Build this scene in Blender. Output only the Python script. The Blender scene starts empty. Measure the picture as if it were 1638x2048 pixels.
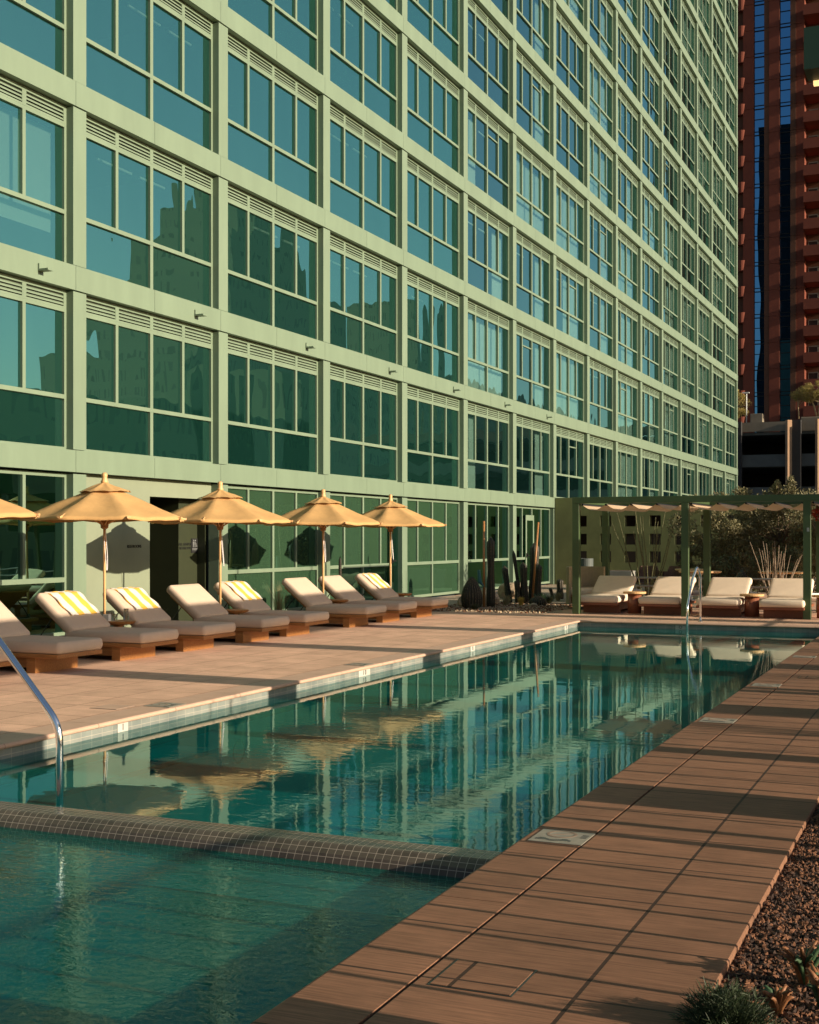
import bpy, bmesh, math, random
from mathutils import Vector, Matrix, noise
random.seed(7)
PI = math.pi
SC = bpy.context.scene
COL = SC.collection

# ------------------------------------------------------------------ camera
F, CX, YH, H = 2580.0, 819.0, 1076.0, 1.65
TH = math.atan((1926.0 - CX) / F)
cam_d = bpy.data.cameras.new("camera")
cam_d.sensor_fit = 'HORIZONTAL'
cam_d.sensor_width = 36.0
cam_d.lens = F / 1638.0 * 36.0
cam_d.shift_y = (YH - 1024.0) / 1638.0
cam_d.clip_start = 0.05
cam_d.clip_end = 6000
cam = bpy.data.objects.new("camera", cam_d)
cam.location = (0, 0, H)
cam.rotation_euler = (PI / 2, 0, TH)
COL.objects.link(cam)
SC.camera = cam
CS, SN = math.cos(TH), math.sin(TH)


def project(X, Y, Z):
    dep = -SN * X + CS * Y
    lat = CS * X + SN * Y
    if dep < 0.1:
        return None
    return (CX + F * lat / dep, YH - F * (Z - H) / dep)


# ------------------------------------------------------------------ light
ELEV, AZ = math.radians(15.5), math.radians(2.4)
sun_dir = Vector((math.cos(AZ) * math.cos(ELEV), -math.sin(AZ) * math.cos(ELEV), math.sin(ELEV)))  # towards the sun
sd = bpy.data.lights.new("sun", 'SUN')
sd.energy = 4.8
sd.angle = math.radians(0.5)
sd.color = (1.0, 0.85, 0.64)
so = bpy.data.objects.new("sun", sd)
so.rotation_euler = sun_dir.to_track_quat('Z', 'Y').to_euler()
so.location = (40, 0, 40)
COL.objects.link(so)
W = bpy.data.worlds.new("World")
SC.world = W
W.use_nodes = True
nt = W.node_tree
sky = nt.nodes.new('ShaderNodeTexSky')
sky.sky_type = 'NISHITA'
sky.sun_disc = False
sky.sun_elevation = ELEV
sky.sun_rotation = math.radians(90) + AZ
sky.air_density = 1.0
sky.dust_density = 1.2
bg = nt.nodes['Background']
bg.inputs['Strength'].default_value = 0.068
nt.links.new(sky.outputs[0], bg.inputs['Color'])
SC.view_settings.view_transform = 'Standard'
SC.view_settings.look = 'None'
SC.view_settings.exposure = 0.78
SC.view_settings.gamma = 1
SC.cycles.max_bounces = 8
SC.cycles.transparent_max_bounces = 12
SC.cycles.caustics_reflective = False
SC.cycles.caustics_refractive = False
SC.cycles.sample_clamp_indirect = 6
SC.cycles.use_denoising = True


# ------------------------------------------------------------------ materials
def new_mat(name):
    m = bpy.data.materials.new(name)
    m.use_nodes = True
    m.node_tree.nodes.clear()
    return m, m.node_tree.nodes, m.node_tree.links


def pmat(name, col, rough=0.6, metal=0.0, var=0.12, vs=4.0, bump=0.0, bs=60.0, spec=0.4, stretch=None, emit=None, trans=0.0):
    """Principled surface with a noise-varied colour, optional bump and translucency."""
    m, N, L = new_mat(name)
    out = N.new('ShaderNodeOutputMaterial')
    b = N.new('ShaderNodeBsdfPrincipled')
    tc = N.new('ShaderNodeTexCoord')
    mp = N.new('ShaderNodeMapping')
    if stretch:
        mp.inputs['Scale'].default_value = stretch
    L.new(tc.outputs['Object'], mp.inputs[0])
    n = N.new('ShaderNodeTexNoise')
    n.inputs['Scale'].default_value = vs
    n.inputs['Detail'].default_value = 6
    n.inputs['Roughness'].default_value = 0.65
    L.new(mp.outputs[0], n.inputs['Vector'])
    r = N.new('ShaderNodeValToRGB')
    r.color_ramp.elements[0].position = 0.3
    r.color_ramp.elements[1].position = 0.7
    r.color_ramp.elements[0].color = tuple(c * (1 - var) for c in col) + (1,)
    r.color_ramp.elements[1].color = tuple(min(1, c * (1 + var)) for c in col) + (1,)
    L.new(n.outputs[0], r.inputs[0])
    L.new(r.outputs[0], b.inputs['Base Color'])
    b.inputs['Roughness'].default_value = rough
    b.inputs['Metallic'].default_value = metal
    b.inputs['Specular IOR Level'].default_value = spec
    if emit:
        b.inputs['Emission Color'].default_value = emit[0] + (1,)
        b.inputs['Emission Strength'].default_value = emit[1]
    if bump:
        n2 = N.new('ShaderNodeTexNoise')
        n2.inputs['Scale'].default_value = bs
        n2.inputs['Detail'].default_value = 4
        L.new(mp.outputs[0], n2.inputs['Vector'])
        bp = N.new('ShaderNodeBump')
        bp.inputs['Strength'].default_value = bump
        bp.inputs['Distance'].default_value = 0.01
        L.new(n2.outputs[0], bp.inputs['Height'])
        L.new(bp.outputs[0], b.inputs['Normal'])
    if trans:
        t = N.new('ShaderNodeBsdfTranslucent')
        L.new(r.outputs[0], t.inputs[0])
        mx = N.new('ShaderNodeMixShader')
        mx.inputs[0].default_value = trans
        L.new(b.outputs[0], mx.inputs[1])
        L.new(t.outputs[0], mx.inputs[2])
        L.new(mx.outputs[0], out.inputs[0])
    else:
        L.new(b.outputs[0], out.inputs[0])
    return m


def paver_mat(name, col, joint, sx, sy, ox, oy, var=0.10, grain=None, rough=0.75, jw=0.012, spec=0.3):
    """Square pavers: joints, tone per paver, soft dirt, in object space (X, Y)."""
    m, N, L = new_mat(name)
    out = N.new('ShaderNodeOutputMaterial')
    b = N.new('ShaderNodeBsdfPrincipled')
    tc = N.new('ShaderNodeTexCoord')
    mp = N.new('ShaderNodeMapping')
    mp.inputs['Location'].default_value = (-ox, -oy, 0)
    L.new(tc.outputs['Object'], mp.inputs[0])
    br = N.new('ShaderNodeTexBrick')
    br.offset = 0.0
    br.squash = 1.0
    br.inputs['Scale'].default_value = 1.0
    br.inputs['Brick Width'].default_value = sx
    br.inputs['Row Height'].default_value = sy
    br.inputs['Mortar Size'].default_value = jw * 0.5
    br.inputs['Mortar Smooth'].default_value = 0.15
    br.inputs['Bias'].default_value = 0.0
    br.inputs['Color1'].default_value = tuple(c * (1 - var) for c in col) + (1,)
    br.inputs['Color2'].default_value = tuple(c * (1 + var) for c in col) + (1,)
    br.inputs['Mortar'].default_value = tuple(joint) + (1,)
    L.new(mp.outputs[0], br.inputs['Vector'])
    n = N.new('ShaderNodeTexNoise')
    n.inputs['Scale'].default_value = 1.6
    n.inputs['Detail'].default_value = 8
    n.inputs['Roughness'].default_value = 0.7
    L.new(tc.outputs['Object'], n.inputs['Vector'])
    r = N.new('ShaderNodeValToRGB')
    r.color_ramp.elements[0].position = 0.3
    r.color_ramp.elements[0].color = (0.70, 0.68, 0.66, 1)
    r.color_ramp.elements[1].position = 0.65
    r.color_ramp.elements[1].color = (1.08, 1.06, 1.04, 1)
    L.new(n.outputs[0], r.inputs[0])
    mx = N.new('ShaderNodeMix')
    mx.data_type = 'RGBA'
    mx.blend_type = 'MULTIPLY'
    mx.inputs[0].default_value = 1.0
    L.new(br.outputs['Color'], mx.inputs[6])
    L.new(r.outputs[0], mx.inputs[7])
    colout = mx.outputs[2]
    gm = N.new('ShaderNodeMapping')
    gm.inputs['Scale'].default_value = grain if grain else (1, 1, 1)
    L.new(tc.outputs['Object'], gm.inputs[0])
    g = N.new('ShaderNodeTexNoise')
    g.inputs['Scale'].default_value = 14 if grain else 90
    g.inputs['Detail'].default_value = 5
    L.new(gm.outputs[0], g.inputs['Vector'])
    r2 = N.new('ShaderNodeValToRGB')
    r2.color_ramp.elements[0].position = 0.3
    r2.color_ramp.elements[0].color = (0.60, 0.58, 0.56, 1) if grain else (0.80, 0.79, 0.78, 1)
    r2.color_ramp.elements[1].position = 0.7
    r2.color_ramp.elements[1].color = (1.25, 1.24, 1.22, 1) if grain else (1.1, 1.1, 1.1, 1)
    L.new(g.outputs[0], r2.inputs[0])
    mx2 = N.new('ShaderNodeMix')
    mx2.data_type = 'RGBA'
    mx2.blend_type = 'MULTIPLY'
    mx2.inputs[0].default_value = 0.9
    L.new(colout, mx2.inputs[6])
    L.new(r2.outputs[0], mx2.inputs[7])
    L.new(mx2.outputs[2], b.inputs['Base Color'])
    b.inputs['Roughness'].default_value = rough
    b.inputs['Specular IOR Level'].default_value = spec
    ad = N.new('ShaderNodeMath')
    ad.operation = 'MULTIPLY_ADD'
    L.new(br.outputs['Fac'], ad.inputs[0])
    ad.inputs[1].default_value = -1.0
    ml = N.new('ShaderNodeMath')
    ml.operation = 'MULTIPLY'
    ml.inputs[1].default_value = 0.25
    L.new(g.outputs[0], ml.inputs[0])
    L.new(ml.outputs[0], ad.inputs[2])
    bp = N.new('ShaderNodeBump')
    bp.inputs['Strength'].default_value = 0.35
    bp.inputs['Distance'].default_value = 0.008
    L.new(ad.outputs[0], bp.inputs['Height'])
    L.new(bp.outputs[0], b.inputs['Normal'])
    L.new(b.outputs[0], out.inputs[0])
    return m


def mosaic_mat(name, c1, c2, grout, w, h, rough=0.25, uv=True, mort=0.05, coords='UV'):
    m, N, L = new_mat(name)
    out = N.new('ShaderNodeOutputMaterial')
    b = N.new('ShaderNodeBsdfPrincipled')
    tc = N.new('ShaderNodeTexCoord')
    br = N.new('ShaderNodeTexBrick')
    br.offset = 0.0
    br.inputs['Scale'].default_value = 1.0
    br.inputs['Brick Width'].default_value = w
    br.inputs['Row Height'].default_value = h
    br.inputs['Mortar Size'].default_value = mort * w
    br.inputs['Mortar Smooth'].default_value = 0.1
    br.inputs['Color1'].default_value = c1 + (1,)
    br.inputs['Color2'].default_value = c2 + (1,)
    br.inputs['Mortar'].default_value = grout + (1,)
    L.new(tc.outputs[coords], br.inputs['Vector'])
    n = N.new('ShaderNodeTexNoise')
    n.inputs['Scale'].default_value = 2.2
    n.inputs['Detail'].default_value = 6
    L.new(tc.outputs['Object'], n.inputs['Vector'])
    r = N.new('ShaderNodeValToRGB')
    r.color_ramp.elements[0].position = 0.35
    r.color_ramp.elements[0].color = (0.75, 0.75, 0.75, 1)
    r.color_ramp.elements[1].position = 0.65
    r.color_ramp.elements[1].color = (1.15, 1.12, 1.08, 1)
    L.new(n.outputs[0], r.inputs[0])
    mx = N.new('ShaderNodeMix')
    mx.data_type = 'RGBA'
    mx.blend_type = 'MULTIPLY'
    mx.inputs[0].default_value = 1.0
    L.new(br.outputs['Color'], mx.inputs[6])
    L.new(r.outputs[0], mx.inputs[7])
    L.new(mx.outputs[2], b.inputs['Base Color'])
    b.inputs['Roughness'].default_value = rough
    bp = N.new('ShaderNodeBump')
    bp.invert = True
    bp.inputs['Strength'].default_value = 0.4
    bp.inputs['Distance'].default_value = 0.003
    L.new(br.outputs['Fac'], bp.inputs['Height'])
    L.new(bp.outputs[0], b.inputs['Normal'])
    L.new(b.outputs[0], out.inputs[0])
    return m


def window_glass(name, refl_tint, trans_tint, base, gain, wav=0.02, ws=0.5, film=None):
    """Coated glazing: a mirror part that grows towards grazing, the rest tinted see-through; slightly wavy."""
    m, N, L = new_mat(name)
    out = N.new('ShaderNodeOutputMaterial')
    tr = N.new('ShaderNodeBsdfTransparent')
    tr.inputs[0].default_value = trans_tint + (1,)
    gl = N.new('ShaderNodeBsdfGlossy')
    gl.inputs['Color'].default_value = refl_tint + (1,)
    gl.inputs['Roughness'].default_value = 0.0
    fr = N.new('ShaderNodeFresnel')
    fr.inputs[0].default_value = 1.5
    ma = N.new('ShaderNodeMath')
    ma.operation = 'MULTIPLY_ADD'
    ma.use_clamp = True
    L.new(fr.outputs[0], ma.inputs[0])
    ma.inputs[1].default_value = gain
    ma.inputs[2].default_value = base
    tc = N.new('ShaderNodeNewGeometry')
    mp = N.new('ShaderNodeMapping')
    mp.inputs['Scale'].default_value = (1, 1, 0.45)
    L.new(tc.outputs['Position'], mp.inputs[0])
    n = N.new('ShaderNodeTexNoise')
    n.inputs['Scale'].default_value = ws
    n.inputs['Detail'].default_value = 1.5
    L.new(mp.outputs[0], n.inputs['Vector'])
    bp = N.new('ShaderNodeBump')
    bp.inputs['Strength'].default_value = 1.0
    bp.inputs['Distance'].default_value = wav
    L.new(n.outputs[0], bp.inputs['Height'])
    L.new(bp.outputs[0], gl.inputs['Normal'])
    mx = N.new('ShaderNodeMixShader')
    L.new(ma.outputs[0], mx.inputs[0])
    if film:                                  # sheer film on lobby glass; on upper panes an added diffuse lifts the blacks
        df = N.new('ShaderNodeBsdfDiffuse')
        df.inputs[0].default_value = film[0] + (1,)
        mf = N.new('ShaderNodeMixShader')
        mf.inputs[0].default_value = film[1]
        L.new(tr.outputs[0], mf.inputs[1])
        L.new(df.outputs[0], mf.inputs[2])
        L.new(mf.outputs[0], mx.inputs[1])
    else:
        L.new(tr.outputs[0], mx.inputs[1])
    L.new(gl.outputs[0], mx.inputs[2])
    L.new(mx.outputs[0], out.inputs[0])
    return m


def water_mat(name, tint, s1, d1, s2, d2, stretch=(1, 1, 1), rough=0.0, rtint=(0.95, 1.0, 1.0), body=(0, 0.2, 0.2), turb=0.3, calm=0.08):
    m, N, L = new_mat(name)
    out = N.new('ShaderNodeOutputMaterial')
    tr = N.new('ShaderNodeBsdfTransparent')
    tr.inputs[0].default_value = tint + (1,)
    gl = N.new('ShaderNodeBsdfGlossy')
    gl.inputs['Color'].default_value = rtint + (1,)
    gl.inputs['Roughness'].default_value = rough
    fr = N.new('ShaderNodeFresnel')
    fr.inputs[0].default_value = 1.34
    tc = N.new('ShaderNodeTexCoord')
    mp = N.new('ShaderNodeMapping')
    mp.inputs['Rotation'].default_value = (0, 0, math.radians(-23))
    mp.inputs['Scale'].default_value = stretch
    L.new(tc.outputs['Object'], mp.inputs[0])
    n1 = N.new('ShaderNodeTexNoise')
    n1.inputs['Scale'].default_value = s1
    n1.inputs['Detail'].default_value = 2
    n1.inputs['Distortion'].default_value = 0.6
    L.new(mp.outputs[0], n1.inputs['Vector'])
    n2 = N.new('ShaderNodeTexNoise')
    n2.inputs['Scale'].default_value = s2
    n2.inputs['Detail'].default_value = 3
    n2.inputs['Distortion'].default_value = 0.8
    L.new(mp.outputs[0], n2.inputs['Vector'])
    # ripples come and go in broad patches
    n3 = N.new('ShaderNodeTexNoise')
    n3.inputs['Scale'].default_value = 0.35
    n3.inputs['Detail'].default_value = 2
    L.new(tc.outputs['Object'], n3.inputs['Vector'])
    r3 = N.new('ShaderNodeValToRGB')
    r3.color_ramp.elements[0].position = 0.42
    r3.color_ramp.elements[0].color = (calm, calm, calm, 1)
    r3.color_ramp.elements[1].position = 0.66
    L.new(n3.outputs[0], r3.inputs[0])
    m2 = N.new('ShaderNodeMath')
    m2.operation = 'MULTIPLY'
    L.new(n2.outputs[0], m2.inputs[0])
    L.new(r3.outputs[0], m2.inputs[1])
    b1 = N.new('ShaderNodeBump')
    b1.inputs['Distance'].default_value = d1
    L.new(n1.outputs[0], b1.inputs['Height'])
    b2 = N.new('ShaderNodeBump')
    b2.inputs['Distance'].default_value = d2
    L.new(m2.outputs[0], b2.inputs['Height'])
    L.new(b1.outputs[0], b2.inputs['Normal'])
    L.new(b2.outputs[0], gl.inputs['Normal'])
    L.new(b2.outputs[0], fr.inputs['Normal'])
    mx = N.new('ShaderNodeMixShader')
    df = N.new('ShaderNodeBsdfDiffuse')          # light scattered back inside the tinted water
    df.inputs[0].default_value = body + (1,)
    mb = N.new('ShaderNodeMixShader')
    mb.inputs[0].default_value = turb
    L.new(tr.outputs[0], mb.inputs[1])
    L.new(df.outputs[0], mb.inputs[2])
    L.new(fr.outputs[0], mx.inputs[0])
    L.new(mb.outputs[0], mx.inputs[1])
    L.new(gl.outputs[0], mx.inputs[2])
    L.new(mx.outputs[0], out.inputs[0])
    return m


def stripe_mat(name, ca, cb, axis, period, duty, phase, rough=0.9):
    """Woven stripes along one object axis (a pattern that belongs to the cloth)."""
    m, N, L = new_mat(name)
    out = N.new('ShaderNodeOutputMaterial')
    b = N.new('ShaderNodeBsdfPrincipled')
    tc = N.new('ShaderNodeTexCoord')
    sp = N.new('ShaderNodeSeparateXYZ')
    L.new(tc.outputs['Object'], sp.inputs[0])
    a = N.new('ShaderNodeMath')
    a.operation = 'MULTIPLY_ADD'
    L.new(sp.outputs[axis], a.inputs[0])
    a.inputs[1].default_value = 1.0 / period
    a.inputs[2].default_value = phase + 10
    f = N.new('ShaderNodeMath')
    f.operation = 'FRACT'
    L.new(a.outputs[0], f.inputs[0])
    r = N.new('ShaderNodeValToRGB')
    r.color_ramp.interpolation = 'CONSTANT'
    r.color_ramp.elements[0].color = ca + (1,)
    r.color_ramp.elements[1].position = duty
    r.color_ramp.elements[1].color = cb + (1,)
    L.new(f.outputs[0], r.inputs[0])
    L.new(r.outputs[0], b.inputs['Base Color'])
    b.inputs['Roughness'].default_value = rough
    n = N.new('ShaderNodeTexNoise')
    n.inputs['Scale'].default_value = 160
    L.new(tc.outputs['Object'], n.inputs['Vector'])
    bp = N.new('ShaderNodeBump')
    bp.inputs['Strength'].default_value = 0.5
    bp.inputs['Distance'].default_value = 0.004
    L.new(n.outputs[0], bp.inputs['Height'])
    L.new(bp.outputs[0], b.inputs['Normal'])
    L.new(b.outputs[0], out.inputs[0])
    return m


def grid_mat(name, wall, win, w, h, fw, rough=0.8):
    """A far facade: wall with a grid of darker window openings."""
    m, N, L = new_mat(name)
    out = N.new('ShaderNodeOutputMaterial')
    b = N.new('ShaderNodeBsdfPrincipled')
    tc = N.new('ShaderNodeTexCoord')
    sp = N.new('ShaderNodeSeparateXYZ')
    L.new(tc.outputs['Object'], sp.inputs[0])
    ad = N.new('ShaderNodeMath')
    ad.operation = 'ADD'
    L.new(sp.outputs[0], ad.inputs[0])
    L.new(sp.outputs[1], ad.inputs[1])
    cb = N.new('ShaderNodeCombineXYZ')
    L.new(ad.outputs[0], cb.inputs[0])
    L.new(sp.outputs[2], cb.inputs[1])
    br = N.new('ShaderNodeTexBrick')
    br.offset = 0
    br.inputs['Scale'].default_value = 1
    br.inputs['Brick Width'].default_value = w
    br.inputs['Row Height'].default_value = h
    br.inputs['Mortar Size'].default_value = fw
    br.inputs['Mortar Smooth'].default_value = 0
    br.inputs['Color1'].default_value = win + (1,)
    br.inputs['Color2'].default_value = tuple(c * 0.6 for c in win) + (1,)
    br.inputs['Mortar'].default_value = wall + (1,)
    L.new(cb.outputs[0], br.inputs['Vector'])
    L.new(br.outputs['Color'], b.inputs['Base Color'])
    b.inputs['Roughness'].default_value = rough
    L.new(b.outputs[0], out.inputs[0])
    return m


M = {}
M['sage'] = pmat('sage_paint', (0.166, 0.222, 0.153), 0.45, var=0.09, vs=1.6, bump=0.02, bs=8, stretch=(1, 1, 0.22))
M['sage_dark'] = pmat('dark_joint', (0.02, 0.025, 0.012), 0.8)
M['wall_sage'] = pmat('plaster_sage', (0.20, 0.23, 0.158), 0.8, var=0.06, vs=1.5, bump=0.08, bs=40)
M['olive'] = pmat('olive_stucco', (0.17, 0.18, 0.075), 0.85, var=0.22, vs=0.9, bump=0.15, bs=30)
M['green'] = pmat('pergola_green', (0.052, 0.088, 0.033), 0.4, var=0.06, vs=3)
M['deep_green'] = pmat('deep_green', (0.02, 0.055, 0.03), 0.5, var=0.05)
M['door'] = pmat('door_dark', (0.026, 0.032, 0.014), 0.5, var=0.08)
M['black'] = pmat('black_metal', (0.012, 0.012, 0.012), 0.4)
M['glass'] = window_glass('coated_glass', (0.44, 0.92, 0.80), (0.60, 0.78, 0.72), 0.42, 1.1, 0.016, 0.8, film=((0.014, 0.075, 0.058), 0.45))
M['blueglass'] = window_glass('upper_glass', (0.47, 0.88, 0.84), (0.62, 0.80, 0.76), 0.36, 1.1, 0.016, 0.8, film=((0.014, 0.06, 0.055), 0.22))
M['lowglass'] = window_glass('lobby_glass', (0.45, 0.95, 0.78), (0.22, 0.38, 0.29), 0.45, 1.0, 0.012, 0.8)
M['filmglass'] = window_glass('frosted_lobby_glass', (0.30, 0.70, 0.55), (0.20, 0.36, 0.27), 0.16, 0.9, 0.012, 0.8, film=((0.036, 0.078, 0.042), 0.85))
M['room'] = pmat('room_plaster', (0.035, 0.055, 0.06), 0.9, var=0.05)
M['curtain'] = pmat('curtain_cloth', (0.80, 0.86, 0.78), 0.9, var=0.05, vs=6, stretch=(1, 8, 0.3))
M['paver'] = paver_mat('deck_pavers', (0.70, 0.45, 0.32), (0.30, 0.15, 0.10), 0.61, 0.65, -7.43, 9.78, var=0.07)
M['paver_r'] = paver_mat('ribbed_pavers', (0.24, 0.122, 0.073), (0.045, 0.02, 0.012), 0.60, 0.65, -1.88, 5.13, var=0.10, grain=(0.25, 6, 1), jw=0.018)
M['coping'] = pmat('coping_stone', (0.50, 0.325, 0.235), 0.7, var=0.10, vs=3, bump=0.1, bs=50)
M['ptile'] = mosaic_mat('waterline_tile', (0.20, 0.23, 0.22), (0.25, 0.265, 0.245), (0.34, 0.33, 0.29), 0.15, 0.10, mort=0.025)
M['plaster'] = pmat('pool_plaster', (0.08, 0.46, 0.44), 0.8, var=0.08, vs=0.7)
M['dtile'] = pmat('dark_tile', (0.02, 0.03, 0.03), 0.3)
M['weir'] = mosaic_mat('weir_mosaic', (0.060, 0.048, 0.040), (0.095, 0.077, 0.064), (0.36, 0.30, 0.25), 0.05, 0.055, mort=0.035)
M['water'] = water_mat('pool_water', (0.34, 0.80, 0.76), 1.1, 0.0010, 6.0, 0.0010, (1.0, 1.6, 1), body=(0.003, 0.31, 0.29), turb=0.25, rtint=(0.84, 1.0, 0.99))
M['spa'] = water_mat('spa_water', (0.30, 0.76, 0.70), 1.8, 0.0028, 14.0, 0.0048, (1.0, 1.5, 1), body=(0.004, 0.26, 0.22), turb=0.22, calm=0.35, rtint=(0.72, 0.98, 0.95))
M['cushion'] = pmat('cushion_fabric', (0.56, 0.435, 0.335), 0.9, var=0.04, vs=7, bump=0.15, bs=300)
M['cushion2'] = pmat('cream_fabric', (0.78, 0.645, 0.50), 0.9, var=0.04, vs=7, bump=0.15, bs=300)
M['teak'] = pmat('teak', (0.32, 0.14, 0.045), 0.45, var=0.25, vs=3.0, stretch=(1, 14, 14), bump=0.05, bs=40)
M['teak_r'] = pmat('red_teak', (0.24, 0.08, 0.04), 0.45, var=0.25, vs=3.0, stretch=(1, 14, 14))
M['oak'] = pmat('pale_wood', (0.62, 0.36, 0.16), 0.5, var=0.18, vs=3.0, stretch=(10, 10, 1))
M['canvas'] = pmat('ochre_canvas', (0.56, 0.335, 0.135), 0.9, var=0.10, vs=2.5, bump=0.8, bs=7, trans=0.09)
M['shade'] = pmat('shade_cloth', (0.72, 0.52, 0.34), 0.9, var=0.05, trans=0.4)
M['rope'] = pmat('cord', (0.72, 0.70, 0.72), 0.8)
M['towel'] = stripe_mat('towel_stripes', (0.72, 0.42, 0.06), (0.68, 0.62, 0.55), 1, 0.28, 0.46, 0.2857)
M['towel_edge'] = pmat('towel_white', (0.78, 0.70, 0.60), 0.95, bump=0.3, bs=160)
M['chrome'] = pmat('chrome', (0.75, 0.76, 0.78), 0.12, metal=1.0, var=0.05, vs=60)
M['steel'] = pmat('grey_steel', (0.32, 0.33, 0.33), 0.45, metal=0.6)
M['white'] = pmat('white_enamel', (0.78, 0.76, 0.70), 0.4, var=0.04)
M['tile_white'] = pmat('tile_white', (0.48, 0.46, 0.41), 0.4, var=0.06)
M['tile_worn'] = pmat('worn_tile', (0.24, 0.215, 0.175), 0.6, var=0.2, vs=12)
M['ink_worn'] = pmat('worn_ink', (0.06, 0.065, 0.06), 0.7, var=0.4, vs=30)
M['ink'] = pmat('black_ink', (0.012, 0.012, 0.012), 0.6)
M['sign_red'] = pmat('faded_red', (0.22, 0.15, 0.11), 0.6)
M['glassware'] = window_glass('drinking_glass', (1, 1, 1), (0.93, 0.95, 0.93), 0.01, 0.6, 0, 1)
M['gravel'] = pmat('gravel_bed', (0.09, 0.052, 0.034), 0.95, var=0.5, vs=38, bump=1.0, bs=45)
M['stone_a'] = pmat('stone_tan', (0.155, 0.068, 0.034), 0.9, var=0.45, vs=14)
M['stone_b'] = pmat('stone_dark', (0.045, 0.024, 0.017), 0.9, var=0.4, vs=14)
M['sandbed'] = pmat('pale_gravel', (0.36, 0.27, 0.19), 0.95, var=0.45, vs=26, bump=1.0, bs=40)
M['boulder'] = pmat('boulder_stone', (0.40, 0.30, 0.20), 0.9, var=0.3, vs=5, bump=0.5, bs=14)
M['concrete'] = pmat('concrete', (0.26, 0.25, 0.22), 0.85, var=0.12, vs=2, bump=0.1, bs=30)
M['cactus'] = pmat('cactus_skin', (0.024, 0.019, 0.010), 0.6, var=0.5, vs=6)
M['spine'] = pmat('cactus_spine', (0.32, 0.22, 0.13), 0.8)
M['stem'] = pmat('ocotillo_stem', (0.13, 0.125, 0.06), 0.85, var=0.35, vs=18)
M['drystem'] = pmat('dry_stem', (0.30, 0.22, 0.16), 0.85, var=0.35, vs=18)
M['olive_leaf'] = pmat('olive_leaf', (0.16, 0.14, 0.065), 0.6, var=0.5, vs=3, trans=0.15)
M['shrub_leaf'] = pmat('shrub_leaf', (0.065, 0.068, 0.028), 0.6, var=0.5, vs=4, trans=0.12)
M['verde_leaf'] = pmat('verde_leaf', (0.34, 0.27, 0.075), 0.7, var=0.4, vs=1.5, trans=0.3)
M['bush_leaf'] = pmat('needle_leaf', (0.032, 0.048, 0.02), 0.6, var=0.45, vs=12, trans=0.15)
M['mulch'] = pmat('dead_leaf', (0.16, 0.10, 0.05), 0.9, var=0.4, vs=20)
M['aloe'] = pmat('aloe_leaf', (0.22, 0.09, 0.035), 0.6, var=0.5, vs=10)
M['aloe_g'] = pmat('aloe_green', (0.035, 0.075, 0.03), 0.6, var=0.4, vs=10)
M['bloom'] = pmat('red_bloom', (0.42, 0.06, 0.03), 0.8, var=0.3, vs=20, trans=0.2)
M['grass'] = pmat('dry_grass', (0.36, 0.30, 0.16), 0.9, var=0.3, vs=6, trans=0.2)
M['gold_grass'] = pmat('gold_grass', (0.62, 0.40, 0.08), 0.9, var=0.25, vs=10, trans=0.2)
M['bark'] = pmat('bark', (0.16, 0.11, 0.07), 0.9, var=0.3, vs=8, bump=0.5, bs=20)
M['verde_bark'] = pmat('verde_bark', (0.48, 0.34, 0.18), 0.8, var=0.2, vs=4)
M['brick'] = pmat('tower_brick', (0.165, 0.040, 0.021), 0.85, var=0.16, vs=0.35)
M['brick_d'] = pmat('tower_pier', (0.11, 0.045, 0.024), 0.85, var=0.14, vs=0.35)
M['towerglass'] = window_glass('tower_glass', (0.12, 0.32, 0.56), (0.01, 0.012, 0.015), 0.8, 1.0, 0.03, 0.12)
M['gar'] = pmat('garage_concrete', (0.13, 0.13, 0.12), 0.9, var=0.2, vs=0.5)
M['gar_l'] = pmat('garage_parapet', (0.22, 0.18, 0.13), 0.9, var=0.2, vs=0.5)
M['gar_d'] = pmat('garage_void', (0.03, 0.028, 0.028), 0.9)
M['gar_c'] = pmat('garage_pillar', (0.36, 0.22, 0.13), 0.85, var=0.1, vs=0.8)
M['earth'] = pmat('earth', (0.16, 0.14, 0.11), 0.95, var=0.2, vs=0.02)
M['cityA'] = grid_mat('city_wall_a', (0.30, 0.30, 0.20), (0.22, 0.23, 0.17), 2.2, 3.8, 0.75)
M['cityB'] = grid_mat('city_wall_b', (0.34, 0.32, 0.22), (0.25, 0.245, 0.18), 2.8, 3.6, 1.0)
M['cityD'] = grid_mat('city_dark', (0.012, 0.012, 0.012), (0.02, 0.02, 0.022), 3.0, 3.6, 0.5)
M['wicker'] = pmat('wicker', (0.13, 0.075, 0.05), 0.8, var=0.4, vs=40, bump=0.6, bs=80)
M['shell'] = pmat('shell_weave', (0.34, 0.28, 0.18), 0.85, var=0.1, vs=20)
M['slate'] = pmat('slate_grey', (0.085, 0.10, 0.095), 0.6)
M['lamp'] = pmat('warm_lamp', (0.8, 0.6, 0.3), 0.5, emit=((1.0, 0.62, 0.25), 0.9))
M['teal_strap'] = pmat('teal_strap', (0.03, 0.12, 0.13), 0.7)


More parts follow.
